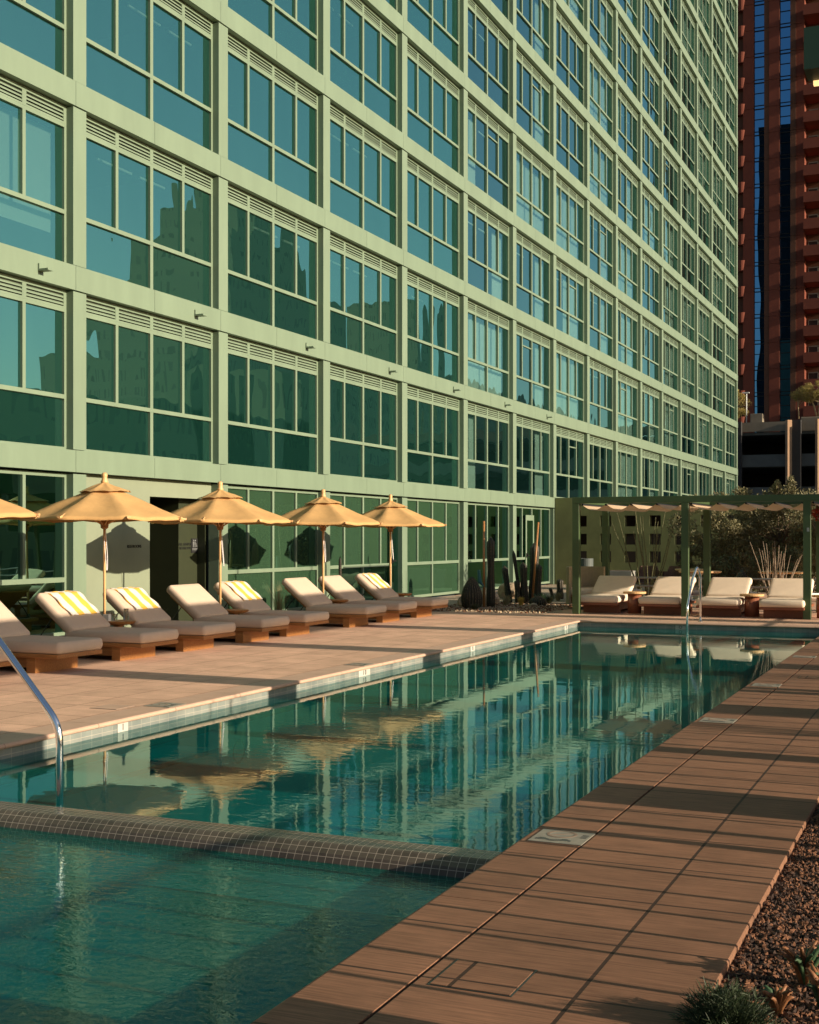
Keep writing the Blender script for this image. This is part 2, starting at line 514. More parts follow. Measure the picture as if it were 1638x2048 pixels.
# ------------------------------------------------------------------ mesh helpers
class MB:
    def __init__(s):
        s.v, s.f, s.m, s.uv = [], [], [], {}

    def face(s, ids, mi=0):
        s.f.append(tuple(ids))
        s.m.append(mi)

    def poly(s, pts, mi=0):
        i = len(s.v)
        s.v += [tuple(p) for p in pts]
        s.face(range(i, i + len(pts)), mi)

    def box(s, x0, x1, y0, y1, z0, z1, mi=0):
        i = len(s.v)
        s.v += [(x0, y0, z0), (x1, y0, z0), (x1, y1, z0), (x0, y1, z0), (x0, y0, z1), (x1, y0, z1), (x1, y1, z1), (x0, y1, z1)]
        for f in ((0, 3, 2, 1), (4, 5, 6, 7), (0, 1, 5, 4), (1, 2, 6, 5), (2, 3, 7, 6), (3, 0, 4, 7)):
            s.face([i + k for k in f], mi)

    def rbox(s, c, size, mat3, mi=0):
        """box of full SIZE around C turned by the 3x3 MAT3"""
        i = len(s.v)
        hx, hy, hz = size[0] / 2, size[1] / 2, size[2] / 2
        for p in ((-hx, -hy, -hz), (hx, -hy, -hz), (hx, hy, -hz), (-hx, hy, -hz), (-hx, -hy, hz), (hx, -hy, hz), (hx, hy, hz), (-hx, hy, hz)):
            s.v.append(tuple(Vector(c) + mat3 @ Vector(p)))
        for f in ((0, 3, 2, 1), (4, 5, 6, 7), (0, 1, 5, 4), (1, 2, 6, 5), (2, 3, 7, 6), (3, 0, 4, 7)):
            s.face([i + k for k in f], mi)

    def tube(s, pts, r, n=8, mi=0, cap=True):
        pts = [Vector(p) for p in pts]
        rs = r if isinstance(r, (list, tuple)) else [r] * len(pts)
        i0 = len(s.v)
        up = Vector((0.13, 0.27, 1)).normalized()
        prev = None
        for k, p in enumerate(pts):
            t = (pts[min(k + 1, len(pts) - 1)] - pts[max(k - 1, 0)]).normalized()
            if prev is None:
                a = t.cross(up)
                if a.length < 0.1:
                    a = t.cross(Vector((1, 0, 0)))
                a.normalize()
            else:
                a = (prev - t * prev.dot(t)).normalized()
            prev = a
            b = t.cross(a)
            for j in range(n):
                an = 2 * PI * j / n
                s.v.append(tuple(p + (a * math.cos(an) + b * math.sin(an)) * rs[k]))
        for k in range(len(pts) - 1):
            for j in range(n):
                s.face((i0 + k * n + j, i0 + k * n + (j + 1) % n, i0 + (k + 1) * n + (j + 1) % n, i0 + (k + 1) * n + j), mi)
        if cap:
            s.face([i0 + j for j in range(n)][::-1], mi)
            s.face([i0 + (len(pts) - 1) * n + j for j in range(n)], mi)

    def lathe(s, prof, n=24, c=(0, 0, 0), mi=0, a0=0.0, a1=2 * PI, rib=None, close=True):
        full = abs(a1 - a0 - 2 * PI) < 1e-6
        i0 = len(s.v)
        cols = n if full else n + 1
        for (r, z) in prof:
            for j in range(cols):
                an = a0 + (a1 - a0) * j / n
                rr = r * (rib(an) if rib else 1)
                s.v.append((c[0] + rr * math.cos(an), c[1] + rr * math.sin(an), c[2] + z))
        for k in range(len(prof) - 1):
            for j in range(n):
                j2 = (j + 1) % cols
                s.face((i0 + k * cols + j, i0 + k * cols + j2, i0 + (k + 1) * cols + j2, i0 + (k + 1) * cols + j), mi)
        if close and full:
            if prof[0][0] > 1e-4:
                s.face([i0 + j for j in range(cols)][::-1], mi)
            if prof[-1][0] > 1e-4:
                s.face([i0 + (len(prof) - 1) * cols + j for j in range(cols)], mi)

    def leaves(s, n, fn, size, mi=0, aspect=0.45, up=0.0):
        for _ in range(n):
            p = fn()
            d = Vector((random.gauss(0, 1), random.gauss(0, 1), random.gauss(0, 1) + up)).normalized()
            w = d.cross(Vector((random.gauss(0, 1), random.gauss(0, 1), random.gauss(0, 1)))).normalized()
            l = size * random.uniform(0.6, 1.3)
            a = d * l
            b = w * l * aspect * 0.5
            s.poly((p, p + a * 0.45 + b, p + a, p + a * 0.45 - b), mi)

    def build(s, name, mats, parent=None, smooth=False, bevel=0.0, seg=2, merge=False, loc=None):
        me = bpy.data.meshes.new(name)
        me.from_pydata(s.v, [], s.f)
        if not isinstance(mats, (list, tuple)):
            mats = [mats]
        for m in mats:
            me.materials.append(M[m] if isinstance(m, str) else m)
        me.polygons.foreach_set('material_index', s.m)
        if s.uv:
            ul = me.uv_layers.new(name='UVMap')
            for lp in me.loops:
                ul.data[lp.index].uv = s.uv.get(lp.vertex_index, (0, 0))
        if bevel or merge:
            bm = bmesh.new()
            bm.from_mesh(me)
            if merge:
                bmesh.ops.remove_doubles(bm, verts=bm.verts, dist=1e-4)
            if bevel:
                es = [e for e in bm.edges if len(e.link_faces) == 2 and e.calc_face_angle(0) > 0.6]
                bmesh.ops.bevel(bm, geom=es, offset=bevel, segments=seg, profile=0.5, affect='EDGES', clamp_overlap=True)
            bm.to_mesh(me)
            bm.free()
        if smooth:
            me.polygons.foreach_set('use_smooth', [True] * len(me.polygons))
        me.update()
        o = bpy.data.objects.new(name, me)
        COL.objects.link(o)
        if parent:
            o.parent = parent
        if loc:
            o.location = loc
        return o


def tag(o, label=None, cat=None, group=None, kind=None):
    if label:
        o['label'] = label
    if cat:
        o['category'] = cat
    if group:
        o['group'] = group
    if kind:
        o['kind'] = kind
    return o


def thing(name, label, cat, loc=(0, 0, 0), rz=0.0, group=None):
    o = bpy.data.objects.new(name, None)
    o.empty_display_size = 0.2
    o.location = loc
    o.rotation_euler = (0, 0, rz)
    COL.objects.link(o)
    return tag(o, label, cat, group)


def link_copy(o, parent=None):
    c = o.copy()
    COL.objects.link(c)
    if parent:
        c.parent = parent
    return c


def copy_tree(root, kids, label, loc, rz=0.0):
    """A copy of a thing, its parts and their sub-parts. KIDS maps a raw name to its children."""
    r = link_copy(root)
    r.location = loc
    r.rotation_euler = (0, 0, rz)
    r['label'] = label
    for ch in kids.get(root.name, []):
        c = link_copy(ch, r)
        for g in kids.get(ch.name, []):
            link_copy(g, c)
    return r


def kids_of(root):
    d = {}
    for o in COL.objects:
        if o.parent:
            d.setdefault(o.parent.name, []).append(o)
    return d


def rot_y(a):
    return Matrix.Rotation(a, 3, 'Y')


def rot_z(a):
    return Matrix.Rotation(a, 3, 'Z')


I3 = Matrix.Identity(3)

# ------------------------------------------------------------------ setting: ground, decks, pool
LX, RX, FY = -7.05, -2.24, 25.10        # pool edges at deck level
WZ = -0.130                              # pool water level
b = MB()
b.poly([(-2500, -2500, -6), (2500, -2500, -6), (2500, 2500, -6), (-2500, 2500, -6)])
tag(b.build('ground', 'earth'), kind='structure')

CW = 0.36                                # coping width
b = MB()
b.box(-13.44, LX - CW, -8, 62, -0.5, 0)
b.box(LX - CW, -0.84, FY + CW, 62, -0.5, 0)
b.box(LX - CW, RX + 0.36, -8, -0.32, -0.5, 0)
tag(b.build('pool_deck', 'paver'), kind='structure')
b = MB()
b.box(RX + 0.36, -0.84, -8, FY + CW, -0.5, 0)
tag(b.build('side_deck', 'paver_r', bevel=0.006, seg=1), kind='structure')


def coping_piece(b, p0, p1, inward, w, mi=0):
    """bullnosed stone strip from p0 to p1, its round nose pointing INWARD over the pool"""
    p0, p1, inw = Vector(p0), Vector(p1), Vector(inward)
    prof = [(-w, -0.5), (-w, 0.0)]
    for k in range(7):
        a = PI / 2 - PI * k / 6
        prof.append((0.0 - 0.022 + 0.022 * math.cos(a), -0.022 + 0.022 * math.sin(a)))
    prof += [(-0.05, -0.0445), (-0.05, -0.5)]
    i = len(b.v)
    n = len(prof)
    for p in (p0, p1):
        for (d, z) in prof:
            q = p + inw * d
            b.v.append((q.x, q.y, z))
    for k in range(n - 1):
        b.face((i + k, i + k + 1, i + n + k + 1, i + n + k), mi)
    b.face([i + k for k in range(n)], mi)
    b.face([i + n + k for k in range(n)][::-1], mi)


b = MB()
y = -0.32
while y < FY:                            # left and right coping in stone lengths
    y2 = min(y + 1.22, FY)
    coping_piece(b, (LX, y + 0.003, 0), (LX, y2 - 0.003, 0), (1, 0, 0), CW)
    y = y2
x = LX - CW
while x < RX + 0.36:
    x2 = min(x + 1.22, RX + 0.36)
    coping_piece(b, (x + 0.003, FY, 0), (x2 - 0.003, FY, 0), (0, -1, 0), CW)
    x = x2
tag(b.build('pool_coping', 'coping'), kind='structure')
b = MB()
y = -0.32
while y < FY:
    y2 = min(y + 0.65 * 3, FY)
    coping_piece(b, (RX, y + 0.003, 0), (RX, y2 - 0.003, 0), (-1, 0, 0), 0.35)
    y = y2
tag(b.build('side_coping', 'paver_r'), kind='structure')

# basin: waterline tile, dark trim line, plaster, benches and corner steps
b = MB()
wx0, wx1, wy1, wy0 = LX - 0.045, RX + 0.045, FY + 0.045, -0.27


def tile_wall(b, p, q, z0, z1, mi):
    i = len(b.v)
    b.v += [(p[0], p[1], z0), (q[0], q[1], z0), (q[0], q[1], z1), (p[0], p[1], z1)]
    L_ = math.hypot(q[0] - p[0], q[1] - p[1])
    for k, uv in enumerate(((0, z0), (L_, z0), (L_, z1), (0, z1))):
        b.uv[i + k] = uv
    b.face((i, i + 1, i + 2, i + 3), mi)


for (p, q) in (((wx0, wy1), (wx0, wy0)), ((wx1, wy0), (wx1, wy1)), ((wx1, wy1), (wx0, wy1)), ((wx0, wy0), (wx1, wy0))):
    tile_wall(b, p, q, -0.28, -0.04, 0)
    tile_wall(b, p, q, -0.335, -0.28, 2)
    tile_wall(b, p, q, -1.3, -0.335, 1)
b.poly([(wx0, wy0, -1.3), (wx1, wy0, -1.3), (wx1, wy1, -1.3), (wx0, wy1, -1.3)], 1)
# right-hand bench with its dark nosing
b.box(RX - 0.40, wx1 - 0.002, 6.9, FY - 0.3, -1.29, -0.52, 1)
b.box(RX - 0.425, RX - 0.40, 6.9, FY - 0.3, -0.56, -0.515, 2)
# left steps near the spa
for k, (xe, ze) in enumerate(((-6.55, -0.36), (-6.15, -0.62), (-5.75, -0.88))):
    b.box(wx0 + 0.002 + k * 0.002, xe, 6.95, 10.6 - k * 0.4, -1.29, ze, 1)
    b.box(xe, xe + 0.02, 6.95, 10.6 - k * 0.4, ze - 0.035, ze + 0.004, 2)
b.box(wx0 + 0.003, wx1 - 0.003, 6.558, 6.905, -1.28, -0.31, 1)
# spa seat with a dark nosing
b.box(wx0 + 0.002, wx1 - 0.002, 6.03, 6.55, -1.285, -0.29, 1)
b.box(wx0 + 0.004, wx1 - 0.004, 5.93, 6.03, -0.40, -0.285, 2)
tag(b.build('pool_basin', ['ptile', 'plaster', 'dtile']), kind='structure')
b = MB()
b.poly([(wx0, 6.80, WZ), (wx1, 6.80, WZ), (wx1, wy1, WZ), (wx0, wy1, WZ)])
tag(b.build('pool_water', 'water'), kind='structure')
b = MB()
b.poly([(wx0, wy0, -0.205), (wx1, wy0, -0.205), (wx1, 6.70, -0.205), (wx0, 6.70, -0.205)])
tag(b.build('spa_water', 'spa'), kind='structure')

# overflow weir between spa and pool
b = MB()
prof = [(6.555, -0.33), (6.56, -0.24), (6.578, -0.20), (6.605, -0.158), (6.655, -0.118), (6.672, -0.112), (6.78, -0.110), (6.86, -0.112), (6.885, -0.135), (6.91, -0.30)]
arc = [0]
for k in range(1, len(prof)):
    arc.append(arc[-1] + math.hypot(prof[k][0] - prof[k - 1][0], prof[k][1] - prof[k - 1][1]))
i0 = len(b.v)
for xx in (wx0 + 0.001, wx1 - 0.001):
    for k, (yy, zz) in enumerate(prof):
        b.uv[len(b.v)] = (xx + 10, arc[k])
        b.v.append((xx, yy, zz))
n = len(prof)
for k in range(n - 1):
    b.face((i0 + k, i0 + n + k, i0 + n + k + 1, i0 + k + 1))
o = b.build('overflow_weir', 'weir')
tag(o, 'dark grey mosaic tiled overflow wall between spa and pool', 'pool wall')

# ------------------------------------------------------------------ hotel
XF, XG = -13.30, -13.50                  # face of bands / glass plane
Y0, BAY = 17.15, 4.47
ST = 3.01
NB0, NB1 = -4, 15                        # bays
NROW = 12
hotel = thing('hotel_building', 'tall pale green hotel with a grid of tinted windows along the pool', 'hotel', (XF, Y0, 0))
HO = Vector((XF, Y0, 0))


class HB(MB):
    """builder that takes world coordinates and stores them relative to the hotel's base point"""
    def build(s, name, mats, parent=None, **k):
        s.v = [(p[0] - HO.x, p[1] - HO.y, p[2]) for p in s.v]
        return MB.build(s, name, mats, parent or hotel, **k)


def colY(n):
    return Y0 + BAY * n


b = HB()
YA, YB = colY(NB0), colY(NB1) + 0.3
ZT = 3.083 + ST * NROW
b.box(-34, -17.6, YA, YB, -6, ZT + 0.4)
b.box(-17.6, XF - 0.03, YB - 0.15, YB, -6, ZT + 0.4)
b.box(-17.6, XF - 0.03, YA, YA + 0.15, -6, ZT + 0.4)
b.box(-17.6, XF - 0.03, YA + 0.15, YB - 0.15, ZT - 0.02, ZT + 0.4)
b.build('wall', 'sage')
# floors and partitions seen through the glass
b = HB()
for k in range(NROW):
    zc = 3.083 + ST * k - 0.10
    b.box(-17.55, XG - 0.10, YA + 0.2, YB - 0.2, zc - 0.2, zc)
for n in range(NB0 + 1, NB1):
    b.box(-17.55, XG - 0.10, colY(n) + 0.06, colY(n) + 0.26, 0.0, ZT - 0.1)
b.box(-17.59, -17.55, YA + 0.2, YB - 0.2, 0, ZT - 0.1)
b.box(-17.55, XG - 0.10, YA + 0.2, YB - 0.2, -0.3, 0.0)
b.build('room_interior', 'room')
# spandrel bands in panels with open joints
for k in range(NROW + 1):
    z1 = 3.083 + ST * k
    z0 = z1 - (0.358 if k == 0 else 0.40)
    b = HB()
    if k == 0:
        y_end = colY(6) + 0.1
    else:
        y_end = colY(NB1) + 0.3
    y = colY(NB0)
    step = BAY / 2
    while y < y_end - 0.01:
        y2 = min(y + step, y_end)
        b.box(XF - 0.10, XF, y + 0.045 + 0.004, y2 + 0.045 - 0.004, z0, z1)
        y = y2
    b.box(XG - 0.09, XF - 0.104, colY(NB0), colY(NB1) + 0.28, z0 + 0.004, z1 - 0.004, 1)
    b.box(XF - 0.104, XF - 0.10, colY(NB0), y_end, z0 + 0.01, z1 - 0.01, 2)
    if k == 0:
        b.box(XF - 0.10, XF, y_end + 0.05, colY(NB1) + 0.3, z0, z1)
    b.build('spandrel_band', ['sage', 'sage', 'sage_dark'])
# pilasters, broken at every band by a shadow gap
for n in range(NB0, NB1 + 1):
    b = HB()
    yy = colY(n)
    for k in range(NROW):
        z0 = 3.083 + ST * k + 0.012
        z1 = 3.083 + ST * (k + 1) - 0.40 - 0.02
        b.box(XG - 0.05, XF - 0.018, yy, yy + 0.34, z0, z1)
    b.box(XG - 0.05, XF - 0.018, yy, yy + 0.34, 0.0, 3.083 - 0.358 - 0.03)
    b.build('pilaster', 'sage')


# one window bay: frame + mullions, louvre strip on top, glazing
WY0, WY1 = 0.34, BAY                     # clear width between pilasters


def window_meshes(variant=0):
    f = MB()
    xo, xi = 0.045, -0.02                # frame proud of the glass
    z0, z1 = 0.005, ST - 0.40 - 0.005    # above this band's top .. below the next band
    zt0, zt1 = 0.835, 0.905              # transom
    zl = z1 - 0.30                       # underside of louvre strip
    q = (WY1 - WY0) / 4
    f.box(xi, xo, WY0, WY0 + 0.055, z0, z1)
    f.box(xi, xo, WY1 - 0.055, WY1, z0, z1)
    f.box(xi, xo, WY0 + 0.055, WY1 - 0.055, z0, z0 + 0.045)
    f.box(xi, xo + 0.008, WY0 + 0.055, WY1 - 0.055, zt0, zt1)
    f.box(xi, xo, WY0 + 0.055, WY1 - 0.055, zl - 0.055, zl)
    yc = (WY0 + WY1) / 2
    f.box(xi, xo + 0.004, yc - 0.045, yc + 0.045, z0 + 0.045, zt0)
    f.box(xi, xo + 0.004, yc - 0.045, yc + 0.045, zt1, zl - 0.055)
    for m in (1, 3):
        f.box(xi, xo, WY0 + q * m - 0.038, WY0 + q * m + 0.038, zt1, zl - 0.055)
    if variant:                          # one opening sash with a little top light
        m0 = 2 if variant == 1 else 1
        ya, yb = WY0 + q * m0 + 0.045, WY0 + q * (m0 + 1) - 0.038
        f.box(xi, xo - 0.01, ya, yb, zl - 0.055 - 0.30, zl - 0.055 - 0.26)
    l = MB()
    for m in range(4):
        ya, yb = WY0 + q * m + (0.055 if m == 0 else 0.03), WY0 + q * (m + 1) - (0.055 if m == 3 else 0.03)
        l.box(xi, xo - 0.035, ya, yb, zl, z1, 1)
        l.box(xo - 0.035, xo + 0.002, ya, ya + 0.02, zl, z1)
        l.box(xo - 0.035, xo + 0.002, yb - 0.02, yb, zl, z1)
        l.box(xo - 0.035, xo + 0.002, ya + 0.02, yb - 0.02, zl, zl + 0.035)
        l.box(xo - 0.035, xo + 0.002, ya + 0.02, yb - 0.02, z1 - 0.06, z1)
        for s_ in range(3):
            zz = zl + 0.055 + s_ * 0.058
            i = len(l.v)
            l.v += [(xo - 0.03, ya + 0.02, zz + 0.034), (xo - 0.002, ya + 0.02, zz), (xo - 0.002, yb - 0.02, zz), (xo - 0.03, yb - 0.02, zz + 0.034),
                    (xo - 0.03, ya + 0.02, zz + 0.044), (xo - 0.002, ya + 0.02, zz + 0.024), (xo - 0.002, yb - 0.02, zz + 0.024), (xo - 0.03, yb - 0.02, zz + 0.044)]
            for fc in ((0, 1, 2, 3), (7, 6, 5, 4), (1, 0, 4, 5), (2, 1, 5, 6), (3, 2, 6, 7), (0, 3, 7, 4)):
                l.face([i + t for t in fc])
    for m in range(1, 4):
        l.box(xi, xo + 0.003, WY0 + q * m - 0.03, WY0 + q * m + 0.03, zl, z1)
    g = MB()
    g.poly([(0, WY0 + 0.02, z0 + 0.02), (0, WY1 - 0.02, z0 + 0.02), (0, WY1 - 0.02, zl - 0.02), (0, WY0 + 0.02, zl - 0.02)])
    return f, l, g


protos = []
for v in range(3):
    f, l, g = window_meshes(v)
    mesh_f = f.build('window', 'sage')
    mesh_l = l.build('louvre', ['sage', 'sage_dark'])
    mesh_g = g.build('pane', 'glass')
    mesh_b = g.build('pane', 'blueglass')
    protos.append((mesh_f, mesh_l, mesh_g, mesh_b))
spots = []
for n in range(NB0, NB1):
    for k in range(NROW):
        P = [project(XG, colY(n) + a, 3.083 + ST * k + c) for a in (0.34, BAY) for c in (0, 2.6)]
        if any(p is None for p in P):
            area = 0
        else:
            xs_, ys_ = [p[0] for p in P], [p[1] for p in P]
            area = max(0, min(1638, max(xs_)) - max(0, min(xs_))) * max(0, min(2048, max(ys_)) - max(0, min(ys_)))
        spots.append((area, n, k))
spots.sort(key=lambda t: -t[0])
rest_f, rest_l, rest_g, rest_b = MB(), MB(), MB(), MB()


def append_mesh(dst, src, off):
    i = len(dst.v)
    dst.v += [(p[0] + off[0], p[1] + off[1], p[2] + off[2]) for p in src.v]
    for f_, m_ in zip(src.f, src.m):
        dst.face([i + t for t in f_], m_)


raw = [window_meshes(v) for v in range(3)]
rv = random.Random(3)
for idx, (area, n, k) in enumerate(spots):
    v = 0
    if n >= 4 and rv.random() < 0.35:
        v = rv.choice((1, 2))
    off = (XG - HO.x, colY(n) - HO.y, 3.083 + ST * k)
    if idx < 100 and area > 0:
        pf, pl, pg, pb_ = protos[v]
        c = link_copy(pf, hotel)
        c.location = off
        link_copy(pl, c)
        link_copy(pb_ if n >= 4 else pg, c)
    else:
        append_mesh(rest_f, raw[v][0], off)
        append_mesh(rest_l, raw[v][1], off)
        append_mesh(rest_b if n >= 4 else rest_g, raw[v][2], off)
for t in protos:
    for o in t:
        bpy.data.objects.remove(o)
wr = rest_f.build('window', 'sage', hotel)
wr['kind'] = 'stuff'
rest_l.build('louvre', ['sage', 'sage_dark'], wr)
rest_g.build('pane', 'glass', wr)
rest_b.build('pane', 'blueglass', wr)

# curtains and roller blinds behind some panes
rc = random.Random(11)
cur = {}
for key, (a0, a1, zb, zt_) in {'full': (0.40, 4.40, 0.05, 2.25), 'blind': (0.40, 4.40, 0.55, 2.25), 'right': (2.5, 4.40, 0.05, 2.25), 'left': (0.40, 2.0, 0.05, 2.25), 'edge': (3.55, 4.40, 0.05, 2.25)}.items():
    b = MB()
    N_ = 40
    i = len(b.v)
    for j in range(N_ + 1):
        yy = a0 + (a1 - a0) * j / N_
        xx = 0.025 * math.sin(j * 2.1) if key != 'blind' else 0
        b.v += [(xx, yy, zb), (xx, yy, zt_)]
    for j in range(N_):
        b.face((i + 2 * j, i + 2 * j + 2, i + 2 * j + 3, i + 2 * j + 1))
    cur[key] = b.build('curtain', 'curtain', smooth=True)
fixed = {(-1, 1): 'blind', (4, 1): 'full', (4, 3): 'left'}
cnt = 0
for n in range(-1, NB1):
    for k in range(NROW):
        P = project(XG, colY(n) + 2, 3.083 + ST * k + 1.2)
        if P is None or P[1] < -60:
            continue
        key = fixed.get((n, k))
        if key is None and n >= 4:
            r_ = rc.random()
            key = 'full' if r_ < 0.20 else 'right' if r_ < 0.38 else 'left' if r_ < 0.46 else 'edge' if r_ < 0.66 else None
        if key and cnt < 96:
            c = link_copy(cur[key], hotel)
            c.location = (XG - 0.22 - HO.x, colY(n) - HO.y, 3.083 + ST * k)
            cnt += 1
for o in cur.values():
    bpy.data.objects.remove(o)
# pale curtain rails that catch the sun under the ceilings
b = MB()
b.box(-0.02, 0.02, 0.0, 1.0, 2.12, 2.16)
b.box(-0.02, 0.02, 1.25, 2.05, 2.12, 2.16)
rail0 = b.build('curtain_rail', 'curtain')
cnt = 0
for k in range(NROW):
    for n in range(0, NB1):
        P = project(XG, colY(n) + 2, 3.083 + ST * k + 1.2)
        if P is None or P[1] < -60 or k == 0 or cnt > 95 or rc.random() > 0.62:
            continue
        c = link_copy(rail0, hotel)
        c.location = (XG - 0.32 - HO.x, colY(n) + rc.choice((0.5, 1.3, 2.2)) - HO.y, 3.083 + ST * k)
        cnt += 1
bpy.data.objects.remove(rail0)
# ceiling lamp behind the glass of one room
b = HB()
b.lathe([(0.0, 0.0), (0.11, 0.0), (0.11, 0.03)], 20, (-14.6, 18.75, 3.083 + ST * 2 - 0.335))
b.build('ceiling_lamp', 'lamp')
# small lamps along the second band
for n in range(-1, 7):
    b = HB()
    yy = colY(n) - 0.92 + 0.02
    b.box(XF, XF + 0.03, yy, yy + 0.13, 5.83, 5.95)
    b.box(XF + 0.03, XF + 0.20, yy, yy + 0.13, 5.83, 5.865)
    b.build('wall_lamp', 'sage', bevel=0.004, seg=1)

# ground floor
GZ1 = 2.70


def ground_window(n, ya=None, yb=None, door=None, quarters=4):
    f, g = MB(), MB()
    y0_, y1_ = colY(n) + 0.34, colY(n + 1)
    xo, xi = XG + 0.045, XG - 0.02
    zt0, zt1 = 0.93, 1.01
    q = (y1_ - y0_) / 4
    f.box(xi, xo, y0_, y0_ + 0.05, 0.05, GZ1)
    f.box(xi, xo, y1_ - 0.05, y1_, 0.05, GZ1)
    f.box(xi, xo, y0_ + 0.05, y1_ - 0.05, GZ1 - 0.06, GZ1)
    f.box(xi, xo, y0_ + 0.05, y1_ - 0.05, 0.05, 0.12)
    yc = (y0_ + y1_) / 2
    f.box(xi, xo + 0.006, y0_ + 0.05, y1_ - 0.05, zt0, zt1)
    f.box(xi, xo + 0.003, yc - 0.04, yc + 0.04, zt1, GZ1 - 0.06)
    f.box(xi, xo + 0.003, yc - 0.04, yc + 0.04, 0.12, zt0)
    for m in (1, 3):
        f.box(xi, xo, y0_ + q * m - 0.035, y0_ + q * m + 0.035, zt1, GZ1 - 0.06)
    g.poly([(XG, y0_ + 0.02, 0.07), (XG, y1_ - 0.02, 0.07), (XG, y1_ - 0.02, GZ1 - 0.03), (XG, y0_ + 0.02, GZ1 - 0.03)])
    for bb in (f, g):
        bb.v = [(p[0] - HO.x, p[1] - HO.y, p[2]) for p in bb.v]
    w = f.build('lobby_window', 'sage', hotel)
    g.build('pane', 'filmglass' if n in (1, 2, 3) else 'lowglass', w)
    return w


for n in range(NB0, NB1):
    if n != 0:
        ground_window(n)
# glass doors set in the lobby glazing
for (ya, yb) in ((30.02, 30.78), (41.15, 42.05)):
    b = HB()
    xo = XG + 0.075
    b.box(XG + 0.05, xo, ya, ya + 0.12, 0.03, 2.42)
    b.box(XG + 0.05, xo, yb - 0.12, yb, 0.03, 2.42)
    b.box(XG + 0.05, xo, ya + 0.12, yb - 0.12, 2.24, 2.42)
    b.box(XG + 0.05, xo, ya + 0.12, yb - 0.12, 0.03, 0.22)
    d = b.build('glass_door', 'sage')
    b = HB()
    b.poly([(XG + 0.06, ya + 0.1, 0.2), (XG + 0.06, yb - 0.1, 0.2), (XG + 0.06, yb - 0.1, 2.26), (XG + 0.06, ya + 0.1, 2.26)])
    b.build('pane', 'lowglass', d)
    b = HB()
    b.box(xo, xo + 0.05, ya + 0.03, ya + 0.10, 1.0, 1.14)
    b.box(xo + 0.05, xo + 0.07, ya + 0.05, ya + 0.26, 1.05, 1.08)
    b.build('handle', 'black', d)
# plaster wall and the dark recess of the restrooms (bay 0)
y0_, y1_ = colY(0) + 0.34, colY(1)
YR = 19.55                                # start of the recess
b = HB()
b.box(XG - 0.12, XG + 0.01, y0_, YR, 0, 2.72)
b.box(XG - 0.12, XG + 0.01, YR, y1_, 2.40, 2.72)
b.build('plaster_wall', 'wall_sage')
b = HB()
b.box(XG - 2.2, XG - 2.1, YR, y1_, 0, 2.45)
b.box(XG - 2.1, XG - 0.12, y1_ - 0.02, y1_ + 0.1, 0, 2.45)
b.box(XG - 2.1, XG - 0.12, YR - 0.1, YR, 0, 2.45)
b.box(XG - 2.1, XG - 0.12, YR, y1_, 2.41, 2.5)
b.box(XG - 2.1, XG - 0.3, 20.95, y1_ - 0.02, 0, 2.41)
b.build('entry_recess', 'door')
b = HB()
b.box(XG - 1.02, XG - 0.97, YR + 0.02, 20.93, 0.01, 2.4)
d = b.build('restroom_door', 'door')
b = HB()
b.lathe([(0.0, 0), (0.035, 0), (0.035, 0.03), (0, 0.03)], 12, (XG - 0.94, 20.75, 1.0))
b.tube([(XG - 0.93, 20.75, 1.01), (XG - 0.93, 20.58, 1.01)], 0.012, 6)
b.build('handle', 'black', d)


def text_mesh(name, body, size, mat, parent, loc, rot, ext=0.003, align='CENTER'):
    cu = bpy.data.curves.new(name, 'FONT')
    cu.body = body
    cu.size = size
    cu.extrude = ext
    cu.align_x = align
    cu.align_y = 'CENTER'
    cu.materials.append(M[mat])
    o = bpy.data.objects.new(name, cu)
    o.location = loc
    o.rotation_euler = rot
    COL.objects.link(o)
    bpy.context.view_layer.update()
    me = bpy.data.meshes.new_from_object(o.evaluated_get(bpy.context.evaluated_depsgraph_get()))
    me.materials.clear()
    me.materials.append(M[mat])
    bpy.data.objects.remove(o)
    bpy.data.curves.remove(cu)
    o = bpy.data.objects.new(name, me)
    o.location = loc
    o.rotation_euler = rot
    COL.objects.link(o)
    if parent:
        o.parent = parent
    return o


FACE_PX = (PI / 2, 0, PI / 2)             # text lying on a wall that faces +X
tx = text_mesh('wall_lettering', 'RESTROOMS', 0.075, 'ink', None, (XG + 0.016, 19.07, 1.50), FACE_PX)
tag(tx, 'small black lettering on the pale wall in the parasol shadow', 'lettering')
sg = thing('restroom_sign', 'black square restroom sign with white figures in the dark entry', 'sign', (XG - 0.295, 21.50, 1.50))
b = MB()
b.box(0, 0.008, -0.12, 0.12, -0.14, 0.14)
b.build('plate', 'ink', sg)
b = MB()
for yy in (-0.055, 0.0):
    b.lathe([(0, 0.085), (0.012, 0.09), (0.016, 0.1), (0.012, 0.112), (0, 0.116)], 10, (0.012, yy, 0))
    b.box(0.008, 0.012, yy - 0.016, yy + 0.016, 0.02, 0.08)
    b.box(0.008, 0.012, yy - 0.011, yy + 0.011, -0.03, 0.02)
b.box(0.008, 0.011, 0.035, 0.05, -0.02, 0.05)
b.box(0.008, 0.011, 0.045, 0.075, -0.02, 0.0)
b.box(0.008, 0.011, -0.09, 0.09, -0.062, -0.052)
b.box(0.008, 0.011, -0.09, 0.09, -0.085, -0.075)
b.build('pictogram', 'steel', sg)  # white figures coloured grey to stand in for the shade of the entry
tx = text_mesh('entry_lettering', 'ALL GENDER\nRESTROOM', 0.075, 'ink', None, (XG - 0.295, 21.17, 1.49), FACE_PX)
tag(tx, 'two lines of black lettering beside the square restroom sign', 'lettering')

